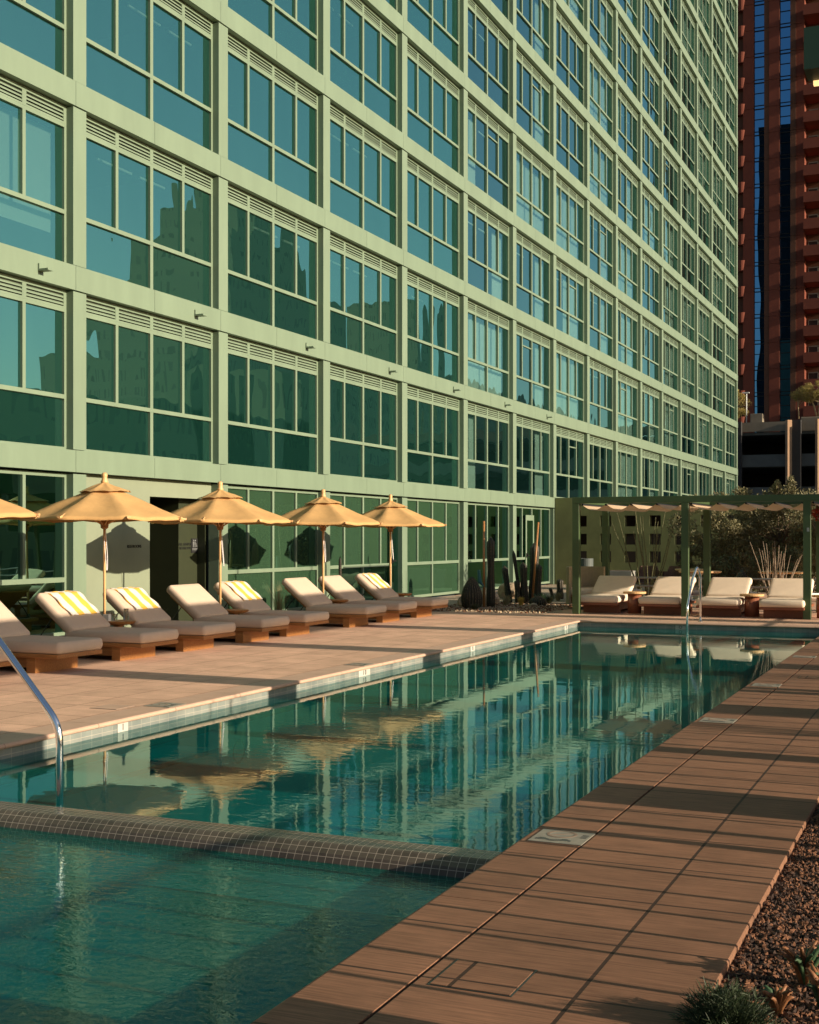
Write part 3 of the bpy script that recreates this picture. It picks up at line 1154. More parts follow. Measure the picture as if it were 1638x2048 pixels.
# ------------------------------------------------------------------ pool fittings
def rail_path(pts, r=0.05, seg=6):
    """polyline with rounded corners"""
    pts = [Vector(p) for p in pts]
    out = [pts[0]]
    for k in range(1, len(pts) - 1):
        a, c, d = pts[k - 1], pts[k], pts[k + 1]
        u, v = (a - c).normalized(), (d - c).normalized()
        for s_ in range(seg + 1):
            t = s_ / seg
            p = (c + u * r) * (1 - t) ** 2 + c * 2 * t * (1 - t) + (c + v * r) * t ** 2
            out.append(p)
    out.append(pts[-1])
    return out


hr = thing('pool_handrail', 'wet chrome handrail rising from the spa end of the pool', 'handrail', (-5.54, 6.99, -0.3))
b = MB()
b.tube(rail_path([(0, 0, -0.5), (0, 0, 0.70), (-0.68, 0.02, 1.41), (-1.2, 0.04, 1.41), (-1.75, 0.05, 1.0), (-1.75, 0.05, 0.3)], 0.12), 0.0245, 16)
b.build('tube', 'chrome', hr, smooth=True)
hr = thing('pool_handrail', 'slim chrome loop handrail at the far end of the pool', 'handrail', (-4.74, 25.42, 0))
b = MB()
b.tube(rail_path([(0, 0.12, 0), (0, 0.12, 0.92), (-0.04, 0.0, 1.10), (-0.10, -0.22, 0.82), (-0.12, -0.58, 0.32), (-0.12, -0.60, -0.9)], 0.08), 0.024, 12)
b.build('tube', 'chrome', hr, smooth=True)
b = MB()
b.lathe([(0.05, 0.002), (0.05, 0.012), (0.028, 0.02)], 16, (0, 0.12, 0))
b.build('flange', 'chrome', hr)

# waterline depth tiles
for (yy, w, txt, lab) in ((9.30 + 0.55, 0.16, '1', 'white depth tile with one black stroke, nearest on the left pool edge'),
                          (15.05, 0.34, '1 0', 'double white depth tile with two black marks on the left pool edge'),
                          (19.05, 0.20, '0', 'white depth tile just past the third column shadow on the left edge'),
                          (24.25, 0.22, '0', 'white depth tile next to the far left pool corner')):
    t = thing('depth_tile', lab, 'depth marker', (wx0 + 0.001, yy, -0.087), 0, 'depth tiles round the pool')
    b = MB()
    b.box(0, 0.004, -w / 2, w / 2, -0.042, 0.043)
    b.build('tile', 'tile_white', t)
    text_mesh('digit', txt, 0.085, 'ink', t, (0.0055, 0, 0), FACE_PX, 0.001)
t = thing('depth_tile', 'shaded grey depth tile with a black ring on the far pool edge', 'depth marker', (-5.05, wy1 - 0.001, -0.087), 0, 'depth tiles round the pool')
b = MB()
b.box(-0.10, 0.10, -0.004, 0, -0.042, 0.043)
b.build('tile', 'tile_white', t)
text_mesh('digit', 'O', 0.085, 'ink', t, (0, -0.0055, 0), (PI / 2, 0, 0), 0.001)


def no_dive(x, y, lab, rz=0.0):
    t = thing('no_diving_tile', lab, 'depth marker', (x, y, 0.001), rz, 'no diving tiles in the deck')
    b = MB()
    b.box(-0.15, 0.15, -0.15, 0.15, 0, 0.004)
    b.build('tile', 'tile_worn', t)
    b = MB()
    b.lathe([(0.085, 0.0041), (0.085, 0.0055), (0.068, 0.0055), (0.068, 0.0041)], 32, (-0.015, 0.055, 0), close=False)
    b.rbox((-0.015, 0.055, 0.0045), (0.15, 0.012, 0.0015), rot_z(0.6))
    b.build('ban_ring', 'sign_red', t)
    b = MB()
    for k in range(24):
        x0 = -0.125 + k * 0.2 / 24
        c0 = -0.085 + 0.012 * math.sin(k * 0.42)
        w0 = 0.010 + 0.012 * (1 if k in (2, 3, 4, 5, 17, 18, 19, 20) else 0.35)
        b.box(x0, x0 + 0.2 / 24, c0 - w0, c0 + w0, 0.0041, 0.0052)
    for k in range(3):
        b.box(0.10, 0.135, 0.06 - k * 0.03, 0.075 - k * 0.03, 0.0041, 0.0052)
    b.build('figure', 'ink_worn', t)


no_dive(-2.03, 6.86, 'clear no diving tile with red ring, nearest on the right deck')
no_dive(-2.03, 11.80, 'weathered no diving tile on the right deck beyond a broad shadow')
no_dive(-2.02, 14.85, 'pale no diving tile farther along the right deck')
no_dive(-7.24, 10.75, 'faint no diving tile set in the left pool edge paving', PI / 2)
no_dive(-7.24, 15.2, 'small faint no diving tile in the paving near the middle shadow', PI / 2)
no_dive(-2.02, 18.6, 'most distant no diving tile on the right deck')


def hatch(x, y, sx, sy, lab, mat):
    t = thing('skimmer_lid', lab, 'deck lid', (x, y, 0), 0, 'skimmer lids in the deck')
    b = MB()
    b.box(-sx / 2 - 0.009, sx / 2 + 0.009, -sy / 2 - 0.007, sy / 2 + 0.007, 0.0005, 0.002)
    b.build('joint', 'dtile', t)
    b = MB()
    b.box(-sx / 2, sx / 2, -sy / 2, sy / 2, 0.001, 0.0045)
    b.build('lid', mat, t)


hatch(-1.655, 4.56, 0.31, 0.30, 'square skimmer lid in the brown paving close to the camera', 'coping_r' if 'coping_r' in M else 'paver_r')
hatch(-7.62, 10.42, 0.30, 0.30, 'square skimmer lid in the sunny pink paving by the pool', 'coping')
hatch(-1.62, 15.9, 0.31, 0.30, 'square skimmer lid far along the right deck', 'paver_r')
for yy, lab in ((11.9, 'round underwater lamp in the near left pool wall'), (18.2, 'round underwater lamp in the farther left pool wall')):
    t = thing('pool_lamp', lab, 'pool lamp', (wx0 + 0.001, yy, -0.62), 0, 'underwater pool lamps')
    b = MB()
    for k in range(24):
        a0, a1 = 2 * PI * k / 24, 2 * PI * (k + 1) / 24
        b.poly([(0.012, 0.13 * math.cos(a0), 0.13 * math.sin(a0)), (0.012, 0.13 * math.cos(a1), 0.13 * math.sin(a1)), (0.012, 0.10 * math.cos(a1), 0.10 * math.sin(a1)), (0.012, 0.10 * math.cos(a0), 0.10 * math.sin(a0))])
    b.build('bezel', 'dtile', t)
    b = MB()
    b.poly([(0.011, 0.10 * math.cos(2 * PI * k / 24), 0.10 * math.sin(2 * PI * k / 24)) for k in range(24)])
    b.build('lens', 'steel', t)

# ------------------------------------------------------------------ loungers
def pillow(b, size, nx=10, ny=8, puff=0.35, mi=0):
    """a soft slab: rounded rim, slightly domed, around the origin"""
    sx, sy, sz = size
    def pt(u, v, top):
        # u, v in -1..1
        e = lambda t: math.copysign(1 - (1 - abs(t)) ** 1.0, t)
        x, y = e(u) * sx / 2, e(v) * sy / 2
        edge = max(abs(u), abs(v))
        z = sz / 2 * (1 - puff * 0.12 * (u * u + v * v))
        return (x, y, z if top else -z)
    rim = 0.04
    # superellipse rings
    rings = []
    for k in range(9):
        a = -PI / 2 + PI * k / 8
        ins = rim * (1 - math.cos(a))
        rings.append((ins, sz / 2 * math.sin(a)))
    def outline(ins, z):
        out = []
        rad = 0.06
        hx, hy = sx / 2 - ins, sy / 2 - ins
        r_ = max(rad - ins, 0.012)
        for (cx_, cy_, a0) in ((hx - r_, hy - r_, 0), (-hx + r_, hy - r_, PI / 2), (-hx + r_, -hy + r_, PI), (hx - r_, -hy + r_, 1.5 * PI)):
            for j in range(5):
                a = a0 + PI / 2 * j / 4
                out.append((cx_ + r_ * math.cos(a), cy_ + r_ * math.sin(a), z))
        return out
    i0 = len(b.v)
    n = 20
    for ins, z in rings:
        b.v += outline(ins, z)
    for k in range(len(rings) - 1):
        for j in range(n):
            b.face((i0 + k * n + j, i0 + k * n + (j + 1) % n, i0 + (k + 1) * n + (j + 1) % n, i0 + (k + 1) * n + j), mi)
    # domed caps
    top0 = len(b.v)
    o2 = outline(rim + 0.05, sz / 2 + 0.004)
    b.v += o2
    kk = i0 + (len(rings) - 1) * n
    for j in range(n):
        b.face((kk + j, kk + (j + 1) % n, top0 + (j + 1) % n, top0 + j), mi)
    b.face([top0 + j for j in range(n)], mi)
    b.face([i0 + j for j in range(n)][::-1], mi)


def xform(b, i0, mat3, t):
    for k in range(i0, len(b.v)):
        b.v[k] = tuple(mat3 @ Vector(b.v[k]) + Vector(t))


LW = 0.90
BACK = math.radians(39)


def make_lounger(cush, wood, roll, label, BACK=math.radians(39)):
    """Foot end at local +X; the origin lies on the deck under the foot edge's middle."""
    t = thing('sun_lounger', label, 'sun lounger')
    b = MB()
    b.box(-0.52, -0.38, -0.41, 0.41, 0.0, 0.185)
    b.build('front_plinth', wood, t, bevel=0.004, seg=1)
    b = MB()
    b.box(-1.85, -1.72, -0.36, 0.36, 0.0, 0.185)
    b.box(-1.72, -0.52, -0.36, -0.32, 0.06, 0.185)
    b.box(-1.72, -0.52, 0.32, 0.36, 0.06, 0.185)
    b.build('rear_plinth', wood, t, bevel=0.004, seg=1)
    b = MB()
    b.box(-1.95, -0.02, -LW / 2 + 0.01, LW / 2 - 0.01, 0.188, 0.242)
    b.build('platform', wood, t, bevel=0.008, seg=2)
    b = MB()
    pillow(b, (1.30, LW, 0.145))
    xform(b, 0, I3, (-0.645, 0, 0.316))
    b.build('seat_cushion', cush, t, smooth=True)
    # backrest: cushion on a wooden panel, raised on a strut
    hinge = Vector((-1.20, 0, 0.275))
    R = rot_y(BACK)
    b = MB()
    pillow(b, (0.80, LW, 0.135))
    xform(b, 0, R, hinge + R @ Vector((-0.42, 0, 0.085)))
    b.build('back_cushion', cush, t, smooth=True)
    b = MB()
    b.rbox(hinge + R @ Vector((-0.42, 0, -0.015)), (0.60, LW - 0.20, 0.03), R)
    b.build('back_panel', wood, t, bevel=0.005, seg=1)
    b = MB()
    top = hinge + R @ Vector((-0.45, 0, -0.02))
    for s_ in (-1, 1):
        b.tube([(top.x, s_ * 0.34, top.z), (-1.80, s_ * 0.34, 0.245)], 0.010, 6)
    b.tube([(-1.80, -0.34, 0.25), (-1.80, 0.34, 0.25)], 0.010, 6)
    b.build('strut', 'black', t)
    if roll:
        b = MB()
        c = hinge + R @ Vector((-0.50, 0, -0.10))
        b.tube([(c.x, -LW / 2 - 0.02, c.z), (c.x, LW / 2 + 0.12, c.z)], 0.055, 14)
        b.build('bolster', 'white', t, smooth=True)
    return t


FX = -10.0
left = [(11.35, 'beige cushioned lounger cut off by the left edge beside the handrail'),
        (13.05, 'bare beige lounger in front of the first towelled one, behind the near handrail'),
        (14.77, 'beige lounger with a striped towel just left of the first full parasol pole'),
        (16.30, 'beige lounger with a striped towel right behind the table with drinking glasses'),
        (17.98, 'bare beige lounger in front of the dark restroom entry'),
        (19.40, 'beige lounger with a striped towel right of the second full parasol pole'),
        (21.80, 'bare beige lounger left of the third full parasol pole'),
        (23.28, 'bare beige lounger right of the third full parasol pole'),
        (24.98, 'beige lounger with a striped towel, farthest of the parasol row')]
GL = 'beige sun loungers under the ochre parasols'
proto = make_lounger('cushion', 'teak', False, left[0][1])
proto['group'] = GL
proto.location = (FX, left[0][0], 0)
kd = kids_of(proto)
for (yy, lab) in left[1:]:
    copy_tree(proto, kd, lab, (FX, yy, 0), 0.0)
# pergola loungers: foot end towards the pool (-Y)
cab = [(-7.33, 27.42, 'cream lounger between the first pergola post and the wooden side table'),
       (-5.95, 27.30, 'cream lounger partly behind the middle pergola post'),
       (-4.70, 27.17, 'cream lounger behind the far chrome pool handrail'),
       (-3.38, 26.98, 'cream lounger partly behind the right-hand pergola post')]
GC = 'cream sun loungers under the green pergola'
proto2 = make_lounger('cushion2', 'teak_r', True, cab[0][2], math.radians(28))
proto2['group'] = GC
proto2.location = (cab[0][0], cab[0][1], 0)
proto2.rotation_euler = (0, 0, -PI / 2)
kd = kids_of(proto2)
for (xx, yy, lab) in cab[1:]:
    copy_tree(proto2, kd, lab, (xx, yy, 0), -PI / 2)

# towels draped over the head of four loungers
def towel_mesh():
    b = MB()
    hinge = Vector((-1.20, 0, 0.275))
    R = rot_y(BACK)
    L0, Tk = 0.80, 0.135
    path = []
    # along the front of the back cushion, over its top, a little down the rear
    for k in range(14):
        s_ = -0.27 - (0.82 - 0.27) * k / 13
        path.append(hinge + R @ Vector((s_ + 0.0, 0, 0.085 + Tk / 2 + 0.030 - (0.03 if k > 11 else 0) * (k - 11))))
    for k in range(1, 6):
        a = PI / 2 * k / 5
        path.append(hinge + R @ Vector((-0.82 - 0.03 * math.sin(a), 0, 0.085 + Tk / 2 - 0.030 + 0.01 - 0.10 * (1 - math.cos(a)))))
    ws = 10
    i0 = len(b.v)
    n = ws + 1
    for k, p in enumerate(path):
        for j in range(n):
            u = j / ws
            yy = -0.235 + 0.635 * u + 0.012 * math.sin(k * 0.9)
            up = R @ Vector((0, 0, 0.006 * math.sin(u * 17 + k)))
            b.v.append((p.x + up.x, yy, p.z + up.z))
    m = len(b.v)
    nrm = R @ Vector((0, 0, -0.012))
    for k in range(len(path)):
        for j in range(n):
            q = b.v[i0 + k * n + j]
            b.v.append((q[0] + nrm.x, q[1], q[2] + nrm.z))
    for k in range(len(path) - 1):
        for j in range(ws):
            a = i0 + k * n + j
            b.face((a, a + n, a + n + 1, a + 1))
            a2 = m + k * n + j
            b.face((a2, a2 + 1, a2 + n + 1, a2 + n))
    for k in range(len(path) - 1):
        for j in (0, ws):
            a, a2 = i0 + k * n + j, m + k * n + j
            b.face((a, a2, a2 + n, a + n))
    for k in (0, len(path) - 1):
        for j in range(ws):
            a, a2 = i0 + k * n + j, m + k * n + j
            b.face((a, a + 1, a2 + 1, a2))
    return b


GT = 'striped towels on the loungers'
tw = None
for (yy, lab) in ((14.77, 'white and yellow striped towel over the lounger left of the first full parasol'),
                  (16.30, 'white and yellow striped towel on the lounger behind the drinking glasses'),
                  (19.40, 'white and yellow striped towel on the lounger right of the second full parasol'),
                  (24.98, 'white and yellow striped towel on the farthest lounger of the parasol row')):
    if tw is None:
        tw = towel_mesh().build('striped_towel', 'towel', smooth=True)
        o = tw
    else:
        o = link_copy(tw)
    o.location = (FX, yy + random.uniform(-0.035, 0.02), 0)
    tag(o, lab, 'towel', GT)

# ------------------------------------------------------------------ parasols
def make_parasol(label):
    t = thing('parasol', label, 'parasol')
    R_, zr, za = 1.22, 1.93, 2.43
    NR = 8
    b = MB()
    b.tube([(0, 0, 0.03), (0, 0, 2.46)], [0.021, 0.019], 12)
    b.build('pole', 'oak', t, smooth=True)
    b = MB()
    b.lathe([(0.0, 2.42), (0.05, 2.45), (0.056, 2.47), (0.040, 2.50), (0.038, 2.54), (0.044, 2.565), (0.034, 2.595), (0.0, 2.605)], 14)
    b.build('finial', 'oak', t, smooth=True)
    b = MB()
    b.lathe([(0.24, 0.0), (0.24, 0.05), (0.05, 0.07), (0.035, 0.28), (0.022, 0.28)], 24)
    b.build('base', 'slate', t)
    # canopy: panels sag between the ribs, soft wrinkles
    b = MB()
    na, nr = NR * 8, 12
    def surf(u, a, r0, z0, z1, R1, sag):
        w = (a * NR / (2 * PI)) % 1.0
        tip = math.cos(PI / NR) / math.cos((w - 0.5) * 2 * PI / NR)
        tip = tip * (1 - 0.018 * math.sin(PI * w))
        r = (r0 + (R1 - r0) * u)
        r_e = r * (1 + (tip - 1) * u)
        z = z0 + (z1 - z0) * (u ** 1.04)
        z -= sag * math.sin(PI * w) * math.sin(PI * min(1, u * 0.92)) 
        z += 0.020 * (noise.noise(Vector((r_e * math.cos(a) * 3.2, r_e * math.sin(a) * 3.2, 1.7))) + 0.5 * noise.noise(Vector((math.cos(a) * 7, math.sin(a) * 7, u * 2.2)))) * min(1, u * 2)
        return (r_e * math.cos(a), r_e * math.sin(a), z)
    i0 = len(b.v)
    for k in range(nr + 1):
        for j in range(na):
            b.v.append(surf(k / nr, 2 * PI * j / na, 0.16, za - 0.06, zr, R_, 0.045))
    for k in range(nr):
        for j in range(na):
            b.face((i0 + k * na + j, i0 + (k + 1) * na + j, i0 + (k + 1) * na + (j + 1) % na, i0 + k * na + (j + 1) % na))
    # hem
    h0 = len(b.v)
    for j in range(na):
        p = b.v[i0 + nr * na + j]
        b.v.append((p[0] * 0.985, p[1] * 0.985, p[2] - 0.028))
    for j in range(na):
        b.face((i0 + nr * na + j, h0 + j, h0 + (j + 1) % na, i0 + nr * na + (j + 1) % na))
    can = b.build('canopy', 'canvas', t, smooth=True)
    b = MB()
    i0 = len(b.v)
    for k in range(6):
        for j in range(na):
            p = surf(k / 5, 2 * PI * j / na, 0.03, za + 0.03, za - 0.118, 0.395, 0.02)
            w = (2 * PI * j / na * NR / (2 * PI)) % 1.0
            b.v.append((p[0], p[1], p[2] + (0.022 * math.sin(PI * w) * (k / 5) ** 2)))
    for k in range(5):
        for j in range(na):
            b.face((i0 + k * na + j, i0 + (k + 1) * na + j, i0 + (k + 1) * na + (j + 1) % na, i0 + k * na + (j + 1) % na))
    b.build('vent_cap', 'canvas', can, smooth=True)
    b = MB()
    b.lathe([(0.03, 1.78), (0.055, 1.80), (0.06, 1.86), (0.05, 1.90), (0.024, 1.92)], 16)
    b.build('hub', 'teak', t, smooth=True)
    for k in range(NR):
        a = 2 * PI * k / NR
        ca, sa = math.cos(a), math.sin(a)
        b = MB()
        b.tube([(0.03 * ca, 0.03 * sa, za - 0.045), (1.235 * ca, 1.235 * sa, zr - 0.012)], 0.011, 6)
        b.tube([(0.05 * ca, 0.05 * sa, 1.85), (0.60 * ca, 0.60 * sa, 2.17)], 0.009, 6)
        b.rbox((1.20 * ca, 1.20 * sa, zr + 0.004), (0.07, 0.05, 0.028), rot_z(a))
        b.build('rib', 'oak', t)
    b = MB()
    pts = [(0.03, -0.02, 1.80)]
    for k in range(1, 15):
        u = k / 14
        pts.append((0.03 + 0.05 * math.sin(PI * u), -0.02 - 0.08 * u + 0.05 * math.sin(u * 9) * 0.3, 1.80 - 0.62 * math.sin(PI * u) ** 0.7))
    pts[-1] = (0.04, -0.03, 1.79)
    b.tube(pts, 0.0055, 5)
    b.build('pull_cord', 'rope', t)
    return t


GU = 'ochre market parasols along the loungers'
PX = -11.48
para = [(12.25, 'ochre canvas parasol of which only one side shows at the left edge'),
        (15.50, 'ochre canvas parasol in front of the pale restroom wall'),
        (18.68, 'ochre canvas parasol in front of the dark restroom entry'),
        (22.48, 'ochre canvas parasol between two bare loungers'),
        (25.70, 'ochre canvas parasol farthest along the row, before the glass door')]
pp = make_parasol(para[0][1])
pp['group'] = GU
pp.location = (PX, para[0][0], 0)
pp.rotation_euler = (0, 0, 0.3)
kd = kids_of(pp)
for k, (yy, lab) in enumerate(para[1:]):
    copy_tree(pp, kd, lab, (PX, yy, 0), (0.12, 0.32, 0.05, 0.22)[k])

# ------------------------------------------------------------------ side tables
def make_table(lab, x, y, grp):
    t = thing('side_table', lab, 'side table', (x, y, 0), 0, grp)
    b = MB()
    b.lathe([(0.0, 0.40), (0.20, 0.40), (0.235, 0.415), (0.25, 0.445), (0.238, 0.452), (0.0, 0.452)], 28)
    b.build('table_top', 'teak', t, smooth=False)
    b = MB()
    b.lathe([(0.16, 0.0), (0.15, 0.03), (0.06, 0.06), (0.055, 0.36), (0.10, 0.40)], 20)
    b.build('pedestal', 'teak', t, smooth=True)
    return t


GTb = 'round wooden tray tables between the loungers'
tp = make_table('round wooden side table carrying drinking glasses beside the first full parasol', -11.25, 15.52, GTb)
kd = kids_of(tp)
for (yy, lab) in ((18.70, 'empty round wooden side table by the second full parasol pole'),
                  (22.52, 'empty round wooden side table by the third full parasol pole'),
                  (25.66, 'empty round wooden side table at the end of the parasol row'),
                  (12.2, 'round wooden side table hidden low by the left edge parasol')):
    copy_tree(tp, kd, lab, (-11.22, yy, 0))
for k, (dx, dy, h, lab) in enumerate(((-0.06, -0.12, 0.12, 'short drinking glass at the left rim of the round table'),
                                     (-0.02, -0.05, 0.10, 'small drinking glass in the middle of the round table'),
                                     (0.05, 0.12, 0.17, 'tall drinking glass on the right of the round table'))):
    b = MB()
    r = 0.036
    b.lathe([(0.0, 0.0), (r * 0.9, 0.0), (r, h), (r - 0.003, h), (r * 0.9 - 0.003, 0.012), (0.0, 0.012)], 18, close=False)
    o = b.build('drinking_glass', 'glassware', smooth=True, loc=(-11.25 + dx, 15.52 + dy, 0.4525))
    tag(o, lab, 'glass', 'glasses on the round table')
b = MB()
b.box(-0.05, 0.05, -0.035, 0.035, 0, 0.10)
o = b.build('white_box', 'white', bevel=0.004, loc=(-11.33, 15.36, 0.4525))
tag(o, 'small white menu box behind the drinking glasses', 'box')
for (xx, yy, lab) in ((-6.62, 27.95, 'drum side table in reddish wood between the first two cream loungers'),
                      (-4.07, 27.70, 'drum side table in reddish wood between the last two cream loungers'),
                      (-2.62, 27.75, 'drum side table in reddish wood right of the last pergola post')):
    t = thing('drum_table', lab, 'side table', (xx, yy, 0), 0, 'wooden drum tables under the pergola')
    b = MB()
    b.lathe([(0.0, 0.43), (0.245, 0.43), (0.25, 0.44), (0.25, 0.465), (0.245, 0.475), (0.0, 0.475)], 28)
    b.build('table_top', 'oak', t)
    b = MB()
    b.lathe([(0.15, 0.0), (0.15, 0.43)], 28, rib=lambda a: 1 + 0.02 * math.cos(a * 14))
    b.build('drum', 'teak_r', t, smooth=True)

# ------------------------------------------------------------------ pergola
pg = thing('pergola', 'dark green steel pergola with draped cream shade cloth over the loungers', 'pergola', (-7.72, 27.2, 0))
PO = Vector((-7.72, 27.2, 0))
px = [-7.72, -5.36, -2.90, -0.45]
YF_, YBk, ZB0, ZB1 = 27.20, 29.70, 2.40, 2.535
hw = 0.075


def PB(b, name, mats, **k):
    b.v = [(p[0] - PO.x, p[1] - PO.y, p[2]) for p in b.v]
    return b.build(name, mats, pg, **k)


for xx in px:
    for yy in (YF_, YBk):
        b = MB()
        b.box(xx - hw, xx + hw, yy - hw, yy + hw, 0, ZB0)
        PB(b, 'post', 'green', bevel=0.004, seg=1)
for yy in (YF_, YBk):
    b = MB()
    b.box(px[0] - hw, px[-1] + hw, yy - hw - 0.002, yy + hw + 0.002, ZB0, ZB1)
    PB(b, 'beam', 'green', bevel=0.004, seg=1)
for xx in px:
    b = MB()
    b.box(xx - hw + 0.004, xx + hw - 0.004, YF_ + hw + 0.002, YBk - hw - 0.002, ZB0 + 0.004, ZB1 - 0.004)
    PB(b, 'cross_beam', 'green', bevel=0.004, seg=1)
for k in range(3):
    x0, x1 = px[k] + hw, px[k + 1] - hw
    s_ = (x1 - x0) / 4
    for j in range(5):
        b = MB()
        xr = x0 + s_ * j + (0.03 if j == 0 else -0.03 if j == 4 else 0)
        b.tube([(xr, YF_ + 0.08, 2.37), (xr, YBk - 0.08, 2.37)], 0.022, 8)
        PB(b, 'shade_rod', 'black')
    b = MB()
    for j in range(4):
        i0 = len(b.v)
        nn = 12
        for q in range(nn + 1):
            u = q / nn
            xx = x0 + s_ * (j + u)
            zz = 2.388 - 0.135 * math.sin(PI * u)
            b.v += [(xx, YF_ + 0.09, zz), (xx, YBk - 0.09, zz)]
        for q in range(nn):
            b.face((i0 + 2 * q, i0 + 2 * q + 2, i0 + 2 * q + 3, i0 + 2 * q + 1))
    PB(b, 'shade_cloth', 'shade', smooth=True)
b = MB()
b.box(px[2] + 0.0, px[2] + 0.045, YF_ - hw - 0.012, YF_ - hw, 1.78, 1.86)
PB(b, 'switch_plate', 'steel')

# ------------------------------------------------------------------ breeze wall behind the garden
bw = thing('breeze_wall', 'olive stucco wall pierced by rows of square openings behind the pergola', 'wall', (-13.3, 44.0, 0))
b = MB()
wy = 44.05
th_ = 0.28
x_start, x_end = -13.28, -6.6
open_x = [(-12.52 + 0.87 * k) for k in range(7)]
rows = [(0.80, 1.19), (1.42, 1.80), (2.05, 2.43)]
ow = 0.385
# solid left part, then a lattice of piers and bars
xs_ = x_start
for ox in open_x:
    b.box(xs_, ox, wy, wy + th_, 0, 3.07)
    zs = [0.0] + [v for r_ in rows for v in r_] + [3.07]
    for j in range(0, len(zs), 2):
        b.box(ox, ox + ow, wy, wy + th_, zs[j], zs[j + 1])
    xs_ = ox + ow
b.box(xs_, x_end, wy, wy + th_, 0, 3.07)
b.v = [(p[0] + 13.3, p[1] - 44.0, p[2]) for p in b.v]
b.build('lattice', 'olive', bw, merge=False)
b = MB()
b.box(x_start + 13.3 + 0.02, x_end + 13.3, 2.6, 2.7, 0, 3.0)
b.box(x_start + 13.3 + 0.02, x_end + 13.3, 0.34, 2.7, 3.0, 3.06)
b.build('dark_backing', 'gar_d', bw)  # near-black backing and roof added; the colour stands in for shade behind the openings

# ------------------------------------------------------------------ planting beds
b = MB()
b.poly([(-13.28, 26.75, 0.006), (-8.35, 26.75, 0.006), (-8.2, 27.8, 0.006), (-8.9, 29.5, 0.006), (-8.6, 33, 0.006), (-8.8, 44, 0.006), (-13.28, 44, 0.006)])
b.poly([(-13.42, 20.5, 0.0065), (-12.75, 20.5, 0.0065), (-12.75, 26.7, 0.0065), (-13.42, 26.7, 0.0065)])
tag(b.build('cactus_bed', 'sandbed'), kind='structure')
b = MB()
b.poly([(-0.84, -2, -0.03), (4.5, -2, -0.03), (4.5, 27.0, -0.03), (-0.84, 27.0, -0.03)])
tag(b.build('gravel_bed', 'gravel'), kind='structure')


def stones(b, n, x0, x1, y0, y1, z, s0, s1, mats=2, keep=None):
    for _ in range(n):
        x, y = random.uniform(x0, x1), random.uniform(y0, y1)
        if keep and not keep(x, y):
            continue
        r = random.uniform(s0, s1)
        i = len(b.v)
        R = Matrix.Rotation(random.uniform(0, 6.28), 3, Vector((random.gauss(0, 1), random.gauss(0, 1), random.gauss(0, 1))).normalized())
        for p in ((1, 0, 0), (-1, 0, 0), (0, 0.8, 0), (0, -0.8, 0), (0, 0, 0.6), (0, 0, -0.6)):
            q = R @ (Vector(p) * r * random.uniform(0.75, 1.2))
            b.v.append((x + q.x, y + q.y, z + abs(r) * 0.25 + q.z))
        mi = 0 if random.random() < 0.55 else 1
        for f_ in ((0, 2, 4), (2, 1, 4), (1, 3, 4), (3, 0, 4), (2, 0, 5), (1, 2, 5), (3, 1, 5), (0, 3, 5)):
            b.face([i + t for t in f_], mi)


b = MB()
stones(b, 24000, -0.83, 0.15, 3.3, 9.5, -0.028, 0.007, 0.018, keep=lambda x, y: x < -0.06 * y + 0.1)
tag(b.build('loose_gravel', ['stone_a', 'stone_b']), kind='stuff')
b = MB()
stones(b, 2500, -11.5, -8.4, 26.85, 31, 0.005, 0.02, 0.05)
tag(b.build('garden_pebbles', ['boulder', 'stone_a']), kind='stuff')


# ------------------------------------------------------------------ plants
def ribbed_column(b, base, h, r, ribs=12, lean=(0, 0), mi=0, taper=0.9):
    prof = []
    K = 12
    for k in range(K + 1):
        u = k / K
        if u < 0.88:
            rr = r * (0.92 + 0.08 * math.sin(u * 9)) * (1 - (1 - taper) * u)
        else:
            rr = r * taper * math.sqrt(max(0, 1 - ((u - 0.88) / 0.12) ** 2))
        prof.append((max(rr, 0.001), u * h))
    i0 = len(b.v)
    b.lathe(prof, ribs * 4, (0, 0, 0), mi, rib=lambda a: 1 + 0.10 * math.cos(a * ribs))
    for q in range(i0, len(b.v)):
        p = b.v[q]
        u = p[2] / h
        b.v[q] = (p[0] + base[0] + lean[0] * u * h, p[1] + base[1] + lean[1] * u * h, p[2] + base[2])


def spines(b, base, h, r, ribs, mi=1, n=26, lean=(0, 0)):
    for j in range(ribs):
        a = 2 * PI * j / ribs
        for k in range(n):
            z = h * (0.04 + 0.86 * k / n)
            rr = r * 1.08
            p = Vector((base[0] + rr * math.cos(a) + lean[0] * z, base[1] + rr * math.sin(a) + lean[1] * z, base[2] + z))
            for s_ in range(2):
                d = Vector((math.cos(a) + random.gauss(0, 0.5), math.sin(a) + random.gauss(0, 0.5), random.gauss(0, 0.6))).normalized() * random.uniform(0.02, 0.04)
                w = Vector((-math.sin(a), math.cos(a), 0)) * 0.003
                b.poly((p - w, p + w, p + d), mi)


def columnar(lab, x, y, specs, group=None):
    t = thing('column_cactus', lab, 'cactus', (x, y, 0), 0, group)
    for (dx, dy, h, r, lx, ly) in specs:
        b = MB()
        ribbed_column(b, (dx, dy, 0), h, r, 10, (lx, ly))
        spines(b, (dx, dy, 0), h, r, 10, 1, 22, (lx, ly))
        b.build('stem', ['cactus', 'spine'], t, smooth=True)
    return t


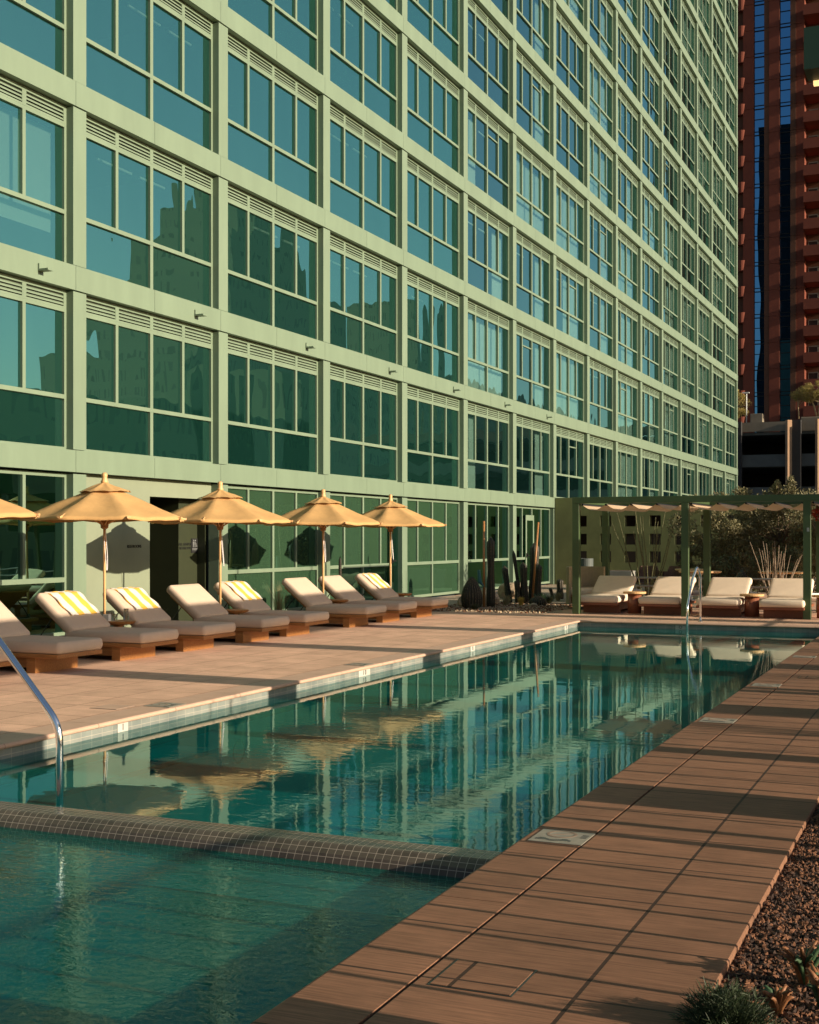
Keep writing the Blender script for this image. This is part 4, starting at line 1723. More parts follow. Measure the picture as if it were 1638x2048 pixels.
columnar('thick dark column cactus tied to an orange-topped stake', -10.30, 28.9, [(0, 0, 1.70, 0.10, 0.0, 0)])
columnar('clump of several dark upright cacti beside the leaning stake', -10.20, 31.2, [(-0.42, 0.0, 0.95, 0.085, -0.14, 0), (-0.2, 0.25, 1.35, 0.05, -0.15, 0), (0.02, -0.1, 1.05, 0.10, -0.04, 0), (0.16, 0.2, 1.55, 0.13, 0.02, 0), (0.32, 0.0, 1.0, 0.09, 0.05, 0), (-0.12, -0.2, 0.6, 0.08, -0.05, 0)])
columnar('short pale column cactus in front of the glass door', -10.0, 33.6, [(0, 0, 0.55, 0.10, 0, 0), (-0.2, 0.05, 0.3, 0.05, -0.3, 0)])
columnar('thin grey column cactus against the lobby glass near the door', -12.95, 26.2, [(0, 0, 1.25, 0.035, 0, 0)])


def barrel(lab, x, y, h, r, mat='cactus'):
    t = thing('barrel_cactus', lab, 'cactus', (x, y, 0), 0, 'barrel cacti in the garden')
    b = MB()
    prof = [(r * 0.7, 0)]
    for k in range(1, 15):
        u = k / 14
        prof.append((max(0.001, r * math.sin(PI * (0.28 + 0.72 * u)) ** 0.75 if u < 1 else 0.001), h * u))
    b.lathe(prof, 88, (0, 0, 0), 0, rib=lambda a: 1 + 0.07 * math.cos(a * 22))
    for j in range(22):
        a = 2 * PI * j / 22
        for k in range(20):
            u = 0.04 + 0.92 * k / 20
            rr = r * math.sin(PI * (0.28 + 0.72 * u)) ** 0.75 * 1.07
            p = Vector((rr * math.cos(a), rr * math.sin(a), h * u))
            for s_ in range(2):
                d = Vector((math.cos(a) + random.gauss(0, 0.4), math.sin(a) + random.gauss(0, 0.4), random.gauss(0.2, 0.6))).normalized() * random.uniform(0.03, 0.055)
                w = Vector((-math.sin(a), math.cos(a), 0)) * 0.004
                b.poly((p - w, p + w, p + d), 1)
    b.build('body', [mat, 'spine'], t, smooth=True)


barrel('large reddish barrel cactus at the near corner of the cactus bed', -10.52, 28.2, 0.76, 0.235)
barrel('tall ribbed barrel cactus right of the leaning stake', -9.35, 32.9, 0.90, 0.24)
barrel('round barrel cactus behind the cream loungers before the olive hedge', -5.0, 32.4, 0.88, 0.24)
barrel('low dark barrel cactus beside the golden grass tuft', -9.45, 29.9, 0.26, 0.20)


def stake(lab, x, y, h, lean):
    b = MB()
    b.tube([(0, 0, 0), (lean[0] * h, lean[1] * h, h)], [0.030, 0.025], 10)
    o = b.build('timber_stake', 'teak', smooth=True, loc=(x, y, 0))
    tag(o, lab, 'stake', 'timber stakes in the cactus bed')


stake('upright orange timber stake beside the thick column cactus', -10.42, 28.75, 2.05, (0.0, 0))
stake('leaning orange timber stake among the clump of cacti', -9.95, 31.0, 2.05, (0.08, 0))
b = MB()
b.tube([(0, 0, 0.9), (0.02, 0, 0.62), (0.12, 0.02, 0.5)], [0.035, 0.05, 0.012], 8)
o = b.build('teal_strap', 'teal_strap', loc=(-10.50, 28.62, 0))
tag(o, 'teal strap hanging off the thick column cactus', 'strap')


def rock(lab, x, y, r, sq=0.7, mat='boulder'):
    b = MB()
    bm = bmesh.new()
    bmesh.ops.create_icosphere(bm, subdivisions=3, radius=r)
    rr = random.Random(int(x * 100 + y * 1000))
    dirs = [(Vector((rr.gauss(0, 1), rr.gauss(0, 1), rr.gauss(0, 1))).normalized(), rr.uniform(0.62, 0.9)) for _ in range(11)]
    for v in bm.verts:
        n_ = v.co.normalized()
        for d, c in dirs:
            k = n_.dot(d)
            if k > c:
                v.co *= c / k
        v.co.z *= sq
    me = bpy.data.meshes.new('boulder')
    bm.to_mesh(me)
    bm.free()
    me.materials.append(M[mat])
    o = bpy.data.objects.new('boulder', me)
    o.location = (x, y, r * sq * 0.55)
    COL.objects.link(o)
    tag(o, lab, 'boulder', 'boulders in the cactus bed')


rock('pointed sunlit boulder at the foot of the tall barrel cactus', -8.85, 32.6, 0.20, 1.2)
rock('broad flat boulder at the back beside the clump of cacti', -11.3, 33.5, 0.42, 0.8)
rock('grey boulder behind the thick column cactus', -10.9, 30.2, 0.36, 0.75)
rock('low orange boulder left of the shell chair', -8.65, 34.0, 0.22, 0.6)
rock('small boulder at the left end of the cactus bed', -11.6, 27.6, 0.22, 0.6)


def tuft(name, lab, x, y, n, h, spread, mat, z=0.0, grp=None, w=0.006):
    b = MB()
    for _ in range(n):
        a = random.uniform(0, 2 * PI)
        s_ = spread * random.random() ** 0.7
        hh = h * random.uniform(0.55, 1.1)
        d = Vector((math.cos(a), math.sin(a), 0))
        p0 = d * 0.25 * s_ * random.random()
        p1 = p0 + d * s_ * 0.45 + Vector((0, 0, hh * 0.65))
        p2 = p0 + d * s_ * 1.0 + Vector((0, 0, hh))
        wv = Vector((-d.y, d.x, 0)) * w
        b.poly((p0 - wv, p0 + wv, p1 + wv * 0.7, p1 - wv * 0.7))
        b.poly((p1 - wv * 0.7, p1 + wv * 0.7, p2))
    o = b.build(name, mat, loc=(x, y, z))
    tag(o, lab, 'plant', grp)


tuft('grass_tuft', 'glowing golden grass tuft at the edge of the cactus bed', -9.75, 29.5, 260, 0.24, 0.12, 'gold_grass')
tuft('grass_tuft', 'tall wispy dry grass against the lobby glass behind a lounger', -12.85, 23.2, 160, 0.75, 0.35, 'grass', w=0.003)
tuft('grass_tuft', 'wispy dry grass left of the taller tuft by the lobby glass', -12.9, 22.0, 120, 0.65, 0.30, 'grass', w=0.003)
tuft('grass_tuft', 'dull grass mound at the near edge of the cactus bed', -11.3, 27.3, 420, 0.22, 0.34, 'shrub_leaf')
tuft('flower_tuft', 'low plant with pale flower specks by the restroom entry', -12.9, 18.6, 160, 0.42, 0.40, 'grass', w=0.004)
tuft('agave', 'dark spiky agave beside the leaning stake', -9.55, 30.5, 60, 0.32, 0.30, 'aloe_g', w=0.018)


tuft('grass_tuft', 'pale dry tuft between the thick column cactus and the clump', -10.15, 29.6, 200, 0.28, 0.22, 'grass')
tuft('grass_tuft', 'small dull tuft in front of the large barrel cactus', -10.2, 27.5, 200, 0.16, 0.18, 'shrub_leaf')
tuft('grass_tuft', 'dark low tuft at the foot of the leaning stake', -9.6, 31.3, 220, 0.22, 0.25, 'shrub_leaf')
tuft('grass_tuft', 'dry low tuft left of the tall barrel cactus', -9.75, 32.6, 180, 0.24, 0.2, 'grass')
rock('tan boulder half behind the large barrel cactus', -10.9, 28.9, 0.24, 0.8)
rock('small pale stone beside the golden grass tuft', -9.35, 29.2, 0.11, 0.7)


def ocotillo(lab, x, y, n, h, spread, mat, seed, leafy, z=0.0):
    rr = random.Random(seed)
    t = thing('ocotillo', lab, 'ocotillo', (x, y, z))
    for k in range(n):
        a = 2 * PI * k / n + rr.uniform(-0.3, 0.3)
        s_ = spread * rr.uniform(0.35, 1.0)
        hh = h * rr.uniform(0.75, 1.05)
        b = MB()
        pts, rs = [], []
        w1, w2 = rr.uniform(-0.05, 0.05), rr.uniform(-0.05, 0.05)
        for j in range(9):
            u = j / 8
            pts.append((math.cos(a) * s_ * u ** 0.9 + w1 * math.sin(u * 5), math.sin(a) * s_ * u ** 0.9 + w2 * math.sin(u * 6), hh * u))
            rs.append((0.016 if z >= 0 and y > 28 else 0.022) * (1 - 0.62 * u))
        b.tube(pts, rs, 6)
        if leafy:
            for j in range(150):
                u = rr.uniform(0.12, 1.0)
                q = min(7, int(u * 8))
                p = Vector(pts[q]).lerp(Vector(pts[q + 1]), u * 8 - q)
                d = Vector((rr.gauss(0, 1), rr.gauss(0, 1), rr.gauss(0.3, 0.7))).normalized() * rr.uniform(0.02, 0.045)
                wv = d.cross(Vector((0, 0, 1))).normalized() * 0.008
                b.poly((p, p + d * 0.5 + wv, p + d, p + d * 0.5 - wv), 1)
        b.build('cane', [mat, 'shrub_leaf'], t)
    return t


ocotillo('tall green ocotillo rising behind the gap between the first two loungers', -6.95, 30.6, 13, 2.35, 0.95, 'stem', 5, True)
ocotillo('shorter bleached ocotillo rising behind the last lounger', -4.05, 31.2, 22, 1.55, 0.62, 'drystem', 8, False)
pr = thing('picket_railing', 'slim dark picket railing along the gravel bed behind the columns', 'railing', (0.42, 2.0, 0))
b = MB()
b.box(-0.02, 0.02, 0, 25.0, 1.04, 1.08)
b.build('top_rail', 'deep_green', pr)
b = MB()
b.box(-0.014, 0.014, -0.014, 0.014, -0.03, 1.04)
pk = b.build('picket', 'deep_green', pr)
for k in range(76):
    c = pk if k == 0 else link_copy(pk, pr)
    c.location = (0, 0.315 + 0.329 * k + random.uniform(-0.02, 0.02), 0)
# plants of the right-hand planter (outside the frame; they throw the stripes on the brown deck)
ocotillo('ocotillo in the gravel bed between the second and third column', 0.35, 11.3, 8, 2.0, 0.8, 'stem', 16, False)
ocotillo('ocotillo in the gravel bed beyond the third column', 0.35, 15.8, 8, 2.0, 0.8, 'stem', 18, False)
ocotillo('ocotillo in the gravel bed near the fourth column', 0.35, 19.6, 8, 2.0, 0.9, 'stem', 19, False)
columnar('column cactus in the gravel bed after the first column', 0.15, 9.95, [(0, 0, 1.7, 0.14, 0, 0)])
columnar('pair of column cacti in the gravel bed after the second column', 0.2, 14.3, [(0, -0.14, 1.9, 0.12, 0, 0), (0, 0.14, 1.5, 0.11, 0, 0)])
columnar('column cactus in the gravel bed close to the deck edge', 0.1, 6.95, [(0, 0, 0.95, 0.05, 0, 0), (0.2, 0.3, 0.7, 0.04, 0, 0)])


def cloud(cs):
    def fn():
        c, r = random.choice(cs)
        while True:
            p = Vector((random.uniform(-1, 1), random.uniform(-1, 1), random.uniform(-1, 1)))
            if 0.25 < p.length < 1:
                break
        return Vector((c[0] + p.x * r[0], c[1] + p.y * r[1], c[2] + p.z * r[2]))
    return fn


def tree(name, lab, cat, x, y, cs, n, size, leaf, trunks, bark, z=0.0, grp=None, aspect=0.4, seed=1):
    t = thing(name, lab, cat, (x, y, z), 0, grp)
    random.seed(seed)
    b = MB()
    b.leaves(n, cloud(cs), size, 0, aspect, 0.4)
    b.build('crown', leaf, t)
    b = MB()
    for (p0, p1, r0) in trunks:
        p0, p1 = Vector(p0), Vector(p1)
        mid = p0.lerp(p1, 0.5) + Vector((random.uniform(-0.1, 0.1), random.uniform(-0.1, 0.1), 0)) * (p1 - p0).length * 0.4
        b.tube([p0, mid, p1], [r0, r0 * 0.75, r0 * 0.35], 8)
    for _ in range(26):
        c, r = random.choice(cs)
        p1 = Vector(c) + Vector((random.uniform(-1, 1) * r[0], random.uniform(-1, 1) * r[1], random.uniform(-0.6, 1) * r[2])) * 0.8
        s0 = random.choice(trunks)
        p0 = Vector(s0[0]).lerp(Vector(s0[1]), random.uniform(0.5, 0.95))
        b.tube([p0, p0.lerp(p1, 0.5) + Vector((0, 0, 0.06)), p1], [s0[2] * 0.3, s0[2] * 0.2, s0[2] * 0.08], 5)
    b.build('trunk', bark, t, smooth=True)
    return t


def blobs(cx, cy, cz, sx, sy, sz, n, r, seed):
    rr = random.Random(seed)
    out = []
    for _ in range(n):
        q = rr.uniform(0.6, 1.2) * r
        out.append(((cx + rr.uniform(-sx, sx), cy + rr.uniform(-sy, sy), cz + rr.uniform(-sz, sz)), (q, q, q * 0.8)))
    return out


GO = 'olive trees behind the pergola'
tree('olive_tree', 'wide dark olive tree behind the middle pergola post', 'tree', -6.1, 35.5, blobs(0.0, 0, 1.45, 1.0, 0.8, 1.15, 40, 0.42, 1), 20000, 0.085, 'olive_leaf',
     [((0, 0, 0), (0.2, 0.1, 1.6), 0.09), ((0.1, 0, 0), (-0.6, 0.1, 1.7), 0.07)], 'bark', grp=GO, seed=21)
tree('olive_tree', 'olive tree whose spiky top shows above the pergola beam', 'tree', -4.7, 36.2, blobs(0, 0, 1.6, 0.95, 0.8, 1.1, 40, 0.42, 2) + [((0.15, 0, 2.85), (0.42, 0.3, 0.22)), ((0.42, 0, 3.05), (0.10, 0.2, 0.28)), ((0.05, 0, 3.0), (0.08, 0.2, 0.22)), ((-0.9, 0, 2.85), (0.3, 0.3, 0.2))], 21000, 0.085, 'olive_leaf',
     [((0, 0, 0), (0.1, 0.1, 1.8), 0.09), ((0.1, 0, 0), (0.7, 0.1, 2.0), 0.07)], 'bark', grp=GO, seed=22)
tree('olive_tree', 'olive tree with loose sprays at the right end of the pergola', 'tree', -3.2, 35.0, blobs(0, 0, 1.55, 0.75, 0.8, 0.85, 28, 0.40, 3), 17000, 0.085, 'olive_leaf',
     [((0, 0, 0), (0.1, 0.1, 1.8), 0.08), ((0.1, 0, 0), (-0.4, 0.1, 2.0), 0.06)], 'bark', grp=GO, seed=23)
hd = thing('clipped_hedge', 'tall dark hedge closing the garden behind the olive trees', 'hedge', (-3.0, 40.5, 0))
b = MB()
b.leaves(16000, lambda: Vector((random.uniform(-3.4, 3.4), random.uniform(-0.45, 0.45), random.uniform(0.0, 2.75))), 0.11, 0, 0.55, 0.3)
b.build('foliage', 'shrub_leaf', hd)
b = MB()
for k in range(9):
    b.tube([(-2.6 + 0.7 * k, 0, 0), (-2.55 + 0.7 * k, 0.05, 2.2)], [0.05, 0.02], 6)
b.build('stems', 'bark', hd)
tree('leafy_shrub', 'rounded leafy shrub behind the bleached ocotillo', 'shrub', -4.0, 33.0, blobs(0, 0, 0.85, 0.45, 0.4, 0.5, 14, 0.28, 4), 4200, 0.06, 'shrub_leaf',
     [((0, 0, 0), (0, 0, 0.8), 0.04), ((0, 0, 0), (0.3, 0, 0.8), 0.03)], 'bark', grp='shrubs behind the loungers', aspect=0.6, seed=24)
tree('leafy_shrub', 'dark leafy shrub between barrel cactus and ocotillo', 'shrub', -5.1, 33.6, blobs(0, 0, 0.7, 0.6, 0.4, 0.4, 14, 0.28, 5), 4200, 0.06, 'shrub_leaf',
     [((0, 0, 0), (0, 0, 0.7), 0.04), ((0, 0, 0), (0.3, 0, 0.7), 0.03)], 'bark', grp='shrubs behind the loungers', aspect=0.6, seed=25)
random.seed(77)
# foreground bush, a dense cushion of fine needles
t = thing('needle_bush', 'dense dark green needle bush at the bottom edge of the brown deck', 'bush', (-0.735, 4.42, -0.075))
b = MB()
for _ in range(9000):
    d = Vector((random.gauss(0, 1), random.gauss(0, 1), random.gauss(0.25, 0.8))).normalized()
    if d.z < -0.15:
        continue
    r0 = random.uniform(0.06, 0.18) * (0.86 + 0.32 * noise.noise(d * 2.6 + Vector((4, 1, 2))))
    p = Vector((d.x * r0, d.y * r0, d.z * r0 * 0.95 + 0.05))
    dd = (d + Vector((random.gauss(0, 0.45), random.gauss(0, 0.45), random.gauss(0.1, 0.45)))).normalized()
    l = random.uniform(0.02, 0.042)
    wv = dd.cross(Vector((random.gauss(0, 1), random.gauss(0, 1), random.gauss(0, 1)))).normalized() * 0.0020
    b.poly((p - wv, p + wv, p + dd * l + wv * 0.3, p + dd * l - wv * 0.3))
b.build('foliage', 'bush_leaf', t)
b = MB()
for k in range(14):
    a = 2 * PI * k / 14
    b.tube([(0, 0, 0), (0.05 * math.cos(a), 0.05 * math.sin(a), 0.07), (0.10 * math.cos(a), 0.10 * math.sin(a), 0.12)], [0.006, 0.004, 0.002], 5)
b.build('stems', 'bark', t)


def aloe(lab, x, y, n, h, seed):
    rr = random.Random(seed)
    t = thing('red_aloe', lab, 'succulent', (x, y, -0.03), 0, 'red tipped succulents in the gravel')
    b = MB()
    for k in range(n):
        a = rr.uniform(0, 2 * PI)
        s_ = rr.uniform(0.3, 1.0) * h * 0.65
        hh = h * rr.uniform(0.6, 1.0)
        pts = [Vector((math.cos(a) * s_ * u ** 1.3, math.sin(a) * s_ * u ** 1.3, hh * math.sin(u * 1.7) / math.sin(1.7))) for u in (0, 0.3, 0.6, 0.85, 1.0)]
        b.tube(pts, [0.012, 0.013, 0.010, 0.006, 0.001], 6, mi=0 if k % 3 else 1)
    b.build('leaves', ['aloe', 'aloe_g'], t, smooth=True)


aloe('red tipped aloe clump beside the deck edge in the lower right', -0.545, 5.02, 26, 0.16, 1)
aloe('orange aloe clump at the right frame edge above the needle bush', -0.46, 4.80, 24, 0.14, 2)
aloe('small dull aloe close behind the needle bush', -0.60, 4.68, 18, 0.10, 3)

# ------------------------------------------------------------------ garden furniture behind the pergola
sh = thing('shell_chair', 'tall curved shell chair with cream seat beside the first pergola post', 'chair', (-8.02, 29.2, 0))
b = MB()
i0 = len(b.v)
nA, rO = 20, 0.50
for j in range(nA + 1):
    a = PI * 0.28 + PI * 0.98 * j / nA
    for (rr_, zt) in ((rO, 1), (rO - 0.05, 1), (rO - 0.05, 0), (rO, 0)):
        zz = 0.98 if zt else 0.12
        b.v.append((rr_ * math.cos(a), rr_ * math.sin(a), zz))
for j in range(nA):
    for k in range(4):
        b.face((i0 + j * 4 + k, i0 + j * 4 + (k + 1) % 4, i0 + (j + 1) * 4 + (k + 1) % 4, i0 + (j + 1) * 4 + k))
b.face((i0, i0 + 1, i0 + 2, i0 + 3))
b.face((i0 + nA * 4 + 3, i0 + nA * 4 + 2, i0 + nA * 4 + 1, i0 + nA * 4))
b.build('shell', 'shell', sh)
b = MB()
b.lathe([(0.0, 0.22), (0.30, 0.22), (0.44, 0.34), (0.46, 0.46), (0.42, 0.50), (0.0, 0.47)], 28)
b.build('seat_cushion', 'cushion2', sh, smooth=True)
b = MB()
b.lathe([(0.34, 0.0), (0.34, 0.03), (0.10, 0.06), (0.10, 0.22)], 24)
b.build('foot', 'slate', sh)
pd = thing('pedestal_bin', 'dark grey pedestal bin behind the shell chair', 'bin', (-8.4, 31.4, 0))
b = MB()
b.box(-0.20, 0.20, -0.2, 0.2, 0.0, 0.62)
b.build('body', 'slate', pd, bevel=0.008)
b = MB()
b.box(-0.215, 0.215, -0.215, 0.215, 0.63, 0.68)
b.build('lid', 'slate', pd, bevel=0.008)
b = MB()
b.lathe([(0.19, 0.0), (0.19, 0.42), (0.16, 0.42), (0.16, 0.02)], 24, (0, 0, 0))
o = b.build('metal_cylinder', 'slate', smooth=False, loc=(-9.0, 32.6, 0.70))
tag(o, 'dark metal cylinder standing on the stone block behind the bin', 'cylinder')
b = MB()
b.box(-0.25, 0.25, -0.25, 0.25, 0, 0.70)
o = b.build('stone_block', 'concrete', bevel=0.01, loc=(-9.0, 32.6, 0))
tag(o, 'grey stone block behind the bin', 'block')
b = MB()
b.box(-0.04, 0.04, -0.04, 0.04, 0.0, 1.08)
b.box(-0.045, 0.045, -0.045, 0.045, 0.80, 1.075, 1)
o = b.build('lantern_post', ['olive', 'white'], loc=(-8.3, 31.9, 0))
tag(o, 'post with a sunlit cream lantern head behind the first lounger', 'lantern')
pb = thing('planter_box', 'low grey concrete planter box against the olive wall', 'planter', (-10.4, 40.0, 0))
b = MB()
b.box(-0.9, 0.9, -0.3, 0.3, 0, 0.62)
b.build('box', 'concrete', pb, bevel=0.01)
b = MB()
b.box(-0.85, 0.85, -0.25, 0.25, 0.621, 0.63)
b.build('soil', 'gravel', pb)

for (xx, yy, r, lab) in ((-6.55, 34.0, 0.42, 'round wooden table seen between the second lounger and ocotillo'),
                         (-5.95, 32.0, 0.52, 'round wooden table behind the far pool handrail'),
                         (-4.05, 32.4, 0.56, 'round wooden table behind the bleached ocotillo')):
    t = thing('garden_table', lab, 'table', (xx, yy, 0), 0, 'round wooden tables behind the loungers')
    b = MB()
    b.lathe([(0, 0.79), (r - 0.03, 0.79), (r, 0.81), (r, 0.83), (r - 0.01, 0.84), (0, 0.84)], 36)
    b.build('table_top', 'oak', t)
    b = MB()
    b.lathe([(0.28, 0.0), (0.28, 0.02), (0.045, 0.05), (0.04, 0.74), (0.12, 0.79)], 20)
    b.build('pedestal', 'white', t, smooth=True)
for (xx, yy, rz, lab) in ((-7.75, 34.4, 0.3, 'woven armchair left of the round table behind the first lounger'),
                          (-7.05, 34.2, -0.2, 'woven armchair with reddish back beside the tall ocotillo'),
                          (-6.0, 34.6, 0.2, 'woven armchair tucked behind the middle pergola post')):
    t = thing('woven_chair', lab, 'armchair', (xx, yy, 0), rz, 'woven armchairs at the garden tables')
    b = MB()
    b.box(-0.27, 0.27, -0.27, 0.27, 0.40, 0.45)
    b.build('seat', 'wicker', t, bevel=0.01)
    b = MB()
    i0 = len(b.v)
    for j in range(17):
        a = PI * 0.0 + PI * j / 16
        for zz in (0.45, 0.90):
            b.v.append((0.33 * math.cos(a), 0.30 * math.sin(a) + 0.02, zz - (0.14 if abs(math.cos(a)) > 0.8 and zz > 0.5 else 0)))
        for zz in (0.90, 0.45):
            b.v.append((0.29 * math.cos(a), 0.26 * math.sin(a) + 0.02, zz - (0.14 if abs(math.cos(a)) > 0.8 and zz > 0.5 else 0)))
    for j in range(16):
        for k in range(4):
            b.face((i0 + j * 4 + k, i0 + j * 4 + (k + 1) % 4, i0 + (j + 1) * 4 + (k + 1) % 4, i0 + (j + 1) * 4 + k))
    b.build('backrest', 'wicker', t, smooth=False)
    for sx in (-1, 1):
        for sy in (-1, 1):
            b = MB()
            b.tube([(sx * 0.24, sy * 0.24, 0.40), (sx * 0.27, sy * 0.27, 0.0)], 0.016, 8)
            b.build('leg', 'black', t)
rl = thing('steel_railing', 'low grey steel railing running behind the cream loungers', 'railing', (-7.2, 29.95, 0))
b = MB()
b.tube([(0, 0, 0.72), (6.6, 0, 0.72)], 0.022, 8)
b.build('top_rail', 'steel', rl)
b = MB()
b.tube([(0, 0, 0.53), (6.6, 0, 0.53)], 0.022, 8)
b.build('lower_rail', 'steel', rl)
for k in range(7):
    b = MB()
    b.tube([(1.1 * k, 0, 0.0), (1.1 * k, 0, 0.72)], 0.018, 8)
    b.build('post', 'steel', rl)
hb = thing('hanging_basket', 'red flowering basket hanging under the pergola at the right edge', 'hanging plant', (-2.62, 27.6, 2.05))
b = MB()
b.leaves(1500, cloud([((0, 0, 0.12), (0.24, 0.24, 0.14)), ((0.06, 0, 0.04), (0.22, 0.22, 0.14))]), 0.05, 0, 0.6, -0.6)
b.build('blooms', 'bloom', hb)
b = MB()
b.lathe([(0.03, -0.04), (0.14, 0.0), (0.17, 0.10)], 18)
b.build('pot', 'slate', hb)
b = MB()
for k in range(3):
    a = 2 * PI * k / 3
    b.tube([(0.16 * math.cos(a), 0.16 * math.sin(a), 0.10), (0, 0, 0.34)], 0.004, 5)
b.build('hanger', 'black', hb)

# ------------------------------------------------------------------ terrace colonnade on the camera side (throws the broad shadows)
tc = thing('terrace_colonnade', 'dark green terrace canopy whose corner hangs into the top right', 'canopy', (0.15, 3.64, 0))
TO = Vector((0.15, 3.64, 0))


def TB(b, name, mats, **k):
    b.v = [(p[0] - TO.x, p[1] - TO.y, p[2]) for p in b.v]
    return b.build(name, mats, tc, **k)


for k in range(-1, 9):
    yc = 8.11 + 4.47 * k
    b = MB()
    b.box(0.0, 0.30, yc - 0.33, yc + 0.33, -0.03, 2.998) if yc < 31 else b.box(0.22, 0.40, yc - 0.2, yc + 0.2, -0.03, 3.10)
    TB(b, 'column', 'green', bevel=0.01)
b = MB()
b.box(-0.36, 0.32, 3.98, 31.4, 3.0, 3.64)
TB(b, 'roof_beam', 'deep_green')
b = MB()
b.box(-0.42, 0.20, 3.85, 3.955, 2.995, 3.115)
TB(b, 'edge_trim', 'deep_green')
b = MB()
b.box(0.10, 0.20, 31.42, 45.8, 1.85, 3.10)
TB(b, 'added_sun_blocker', 'deep_green')  # unseen panel added only to keep the olive trees in shade
b = MB()
b.box(-0.405, -0.20, 3.958, 3.978, 2.985, 3.02)
lampb = TB(b, 'soffit_lamp', 'lamp')

# ------------------------------------------------------------------ parking garage and brick tower
gar = thing('parking_garage', 'dark open parking garage with tan pillars beyond the hotel', 'garage', (-20, 120, -6))
GO_ = Vector((-20, 120, -6))


def GB(b, name, mats, **k):
    b.v = [(p[0] - GO_.x, p[1] - GO_.y, p[2] - GO_.z) for p in b.v]
    return b.build(name, mats, gar, **k)


GX0, GX1 = -60, 30
gtop = 12.15
b = MB()
b.box(GX0, GX1, 132, 132.5, -6, gtop - 0.3)
GB(b, 'back_wall', 'gar_d')
for k in range(6):
    zt = gtop - 2.95 * k
    b = MB()
    b.box(GX0, GX1, 120.0, 120.3, zt - (0.85 if k == 0 else 1.1), zt)
    GB(b, 'parapet', 'gar_l' if k == 0 else 'gar')
    b = MB()
    b.box(GX0, GX1, 120.3, 132, zt - 1.15, zt - 0.9)
    GB(b, 'floor_slab', 'gar')
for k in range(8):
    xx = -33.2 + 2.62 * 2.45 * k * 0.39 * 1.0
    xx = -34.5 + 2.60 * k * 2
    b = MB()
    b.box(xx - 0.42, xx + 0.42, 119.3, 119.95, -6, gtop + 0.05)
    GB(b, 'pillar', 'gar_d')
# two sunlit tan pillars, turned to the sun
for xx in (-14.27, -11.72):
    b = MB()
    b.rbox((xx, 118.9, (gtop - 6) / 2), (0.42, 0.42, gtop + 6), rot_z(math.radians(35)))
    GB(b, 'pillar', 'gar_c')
for zt, xx in ((9.2, -18.2), (3.4, -9.5), (9.1, -10.3)):
    b = MB()
    b.tube([(xx - 3.5, 124, zt - 0.1), (xx, 123, zt), (xx + 2, 123, zt - 0.02)], 0.05, 6)
    GB(b, 'pipe', 'steel')

tw_ = thing('brick_tower', 'tall red brick apartment tower with blue glass strips and balconies', 'tower', (-22, 170, -6))
TO_ = Vector((-22, 170, -6))


def WB(b, name, mats, **k):
    b.v = [(p[0] - TO_.x, p[1] - TO_.y, p[2] - TO_.z) for p in b.v]
    return b.build(name, mats, tw_, **k)


def pxX(pxl, Y=170.0):
    l_ = (pxl - CX) / F
    return Y * (-SN + l_ * CS) / (CS + l_ * SN)


FH = 3.36
ztop = 96.0
z_low = 13.2
b = MB()
b.box(-80, 10, 172.0, 190, -6, ztop)
b.box(-80, pxX(1486), 170.6, 172.0, -6, ztop)
WB(b, 'wall', 'brick_d')
segs = [(1486, 1507.5, 'brick', 170.0), (1528.5, 1538.5, 'brick_d', 169.9), (1538.5, 1559.0, 'brick', 169.8), (1580.8, 1592, 'brick_d', 169.9), (1592, 1609, 'brick', 170.0)]
for (a, c, mt, yy) in segs:
    b = MB()
    z = z_low
    while z < ztop:
        b.box(pxX(a), pxX(c), yy, 172.0, z + 0.03, z + FH - 0.03)
        z += FH
    b.box(pxX(a) + 0.05, pxX(c) - 0.05, yy + 0.06, 172.0, z_low, ztop)
    WB(b, 'brick_pier', mt)
for (a, c) in ((1507.5, 1528.5), (1559.0, 1580.8)):
    b = MB()
    b.poly([(pxX(a), 170.5, z_low - 3), (pxX(c), 170.5, z_low - 3), (pxX(c), 170.5, ztop), (pxX(a), 170.5, ztop)])
    g_ = WB(b, 'glass_strip', 'towerglass')
    z = z_low
    while z < ztop:
        for (z0, z1) in ((z - 0.06, z + 0.06), (z + 0.42, z + 0.50), (z + 2.0, z + 2.07)):
            b = MB()
            b.box(pxX(a), pxX(c), 170.40, 170.49, z0, z1)
            b.v = [(p[0] - TO_.x, p[1] - TO_.y, p[2] - TO_.z) for p in b.v]
            b.build('glazing_bar', 'gar_d', g_)
        z += FH
b = MB()
b.box(pxX(1480), pxX(1528), 168.5, 169.0, 8, z_low - 0.6)
b.build('podium_glass', 'towerglass', tw_)
bpy.data.objects['podium_glass'].location = -TO_
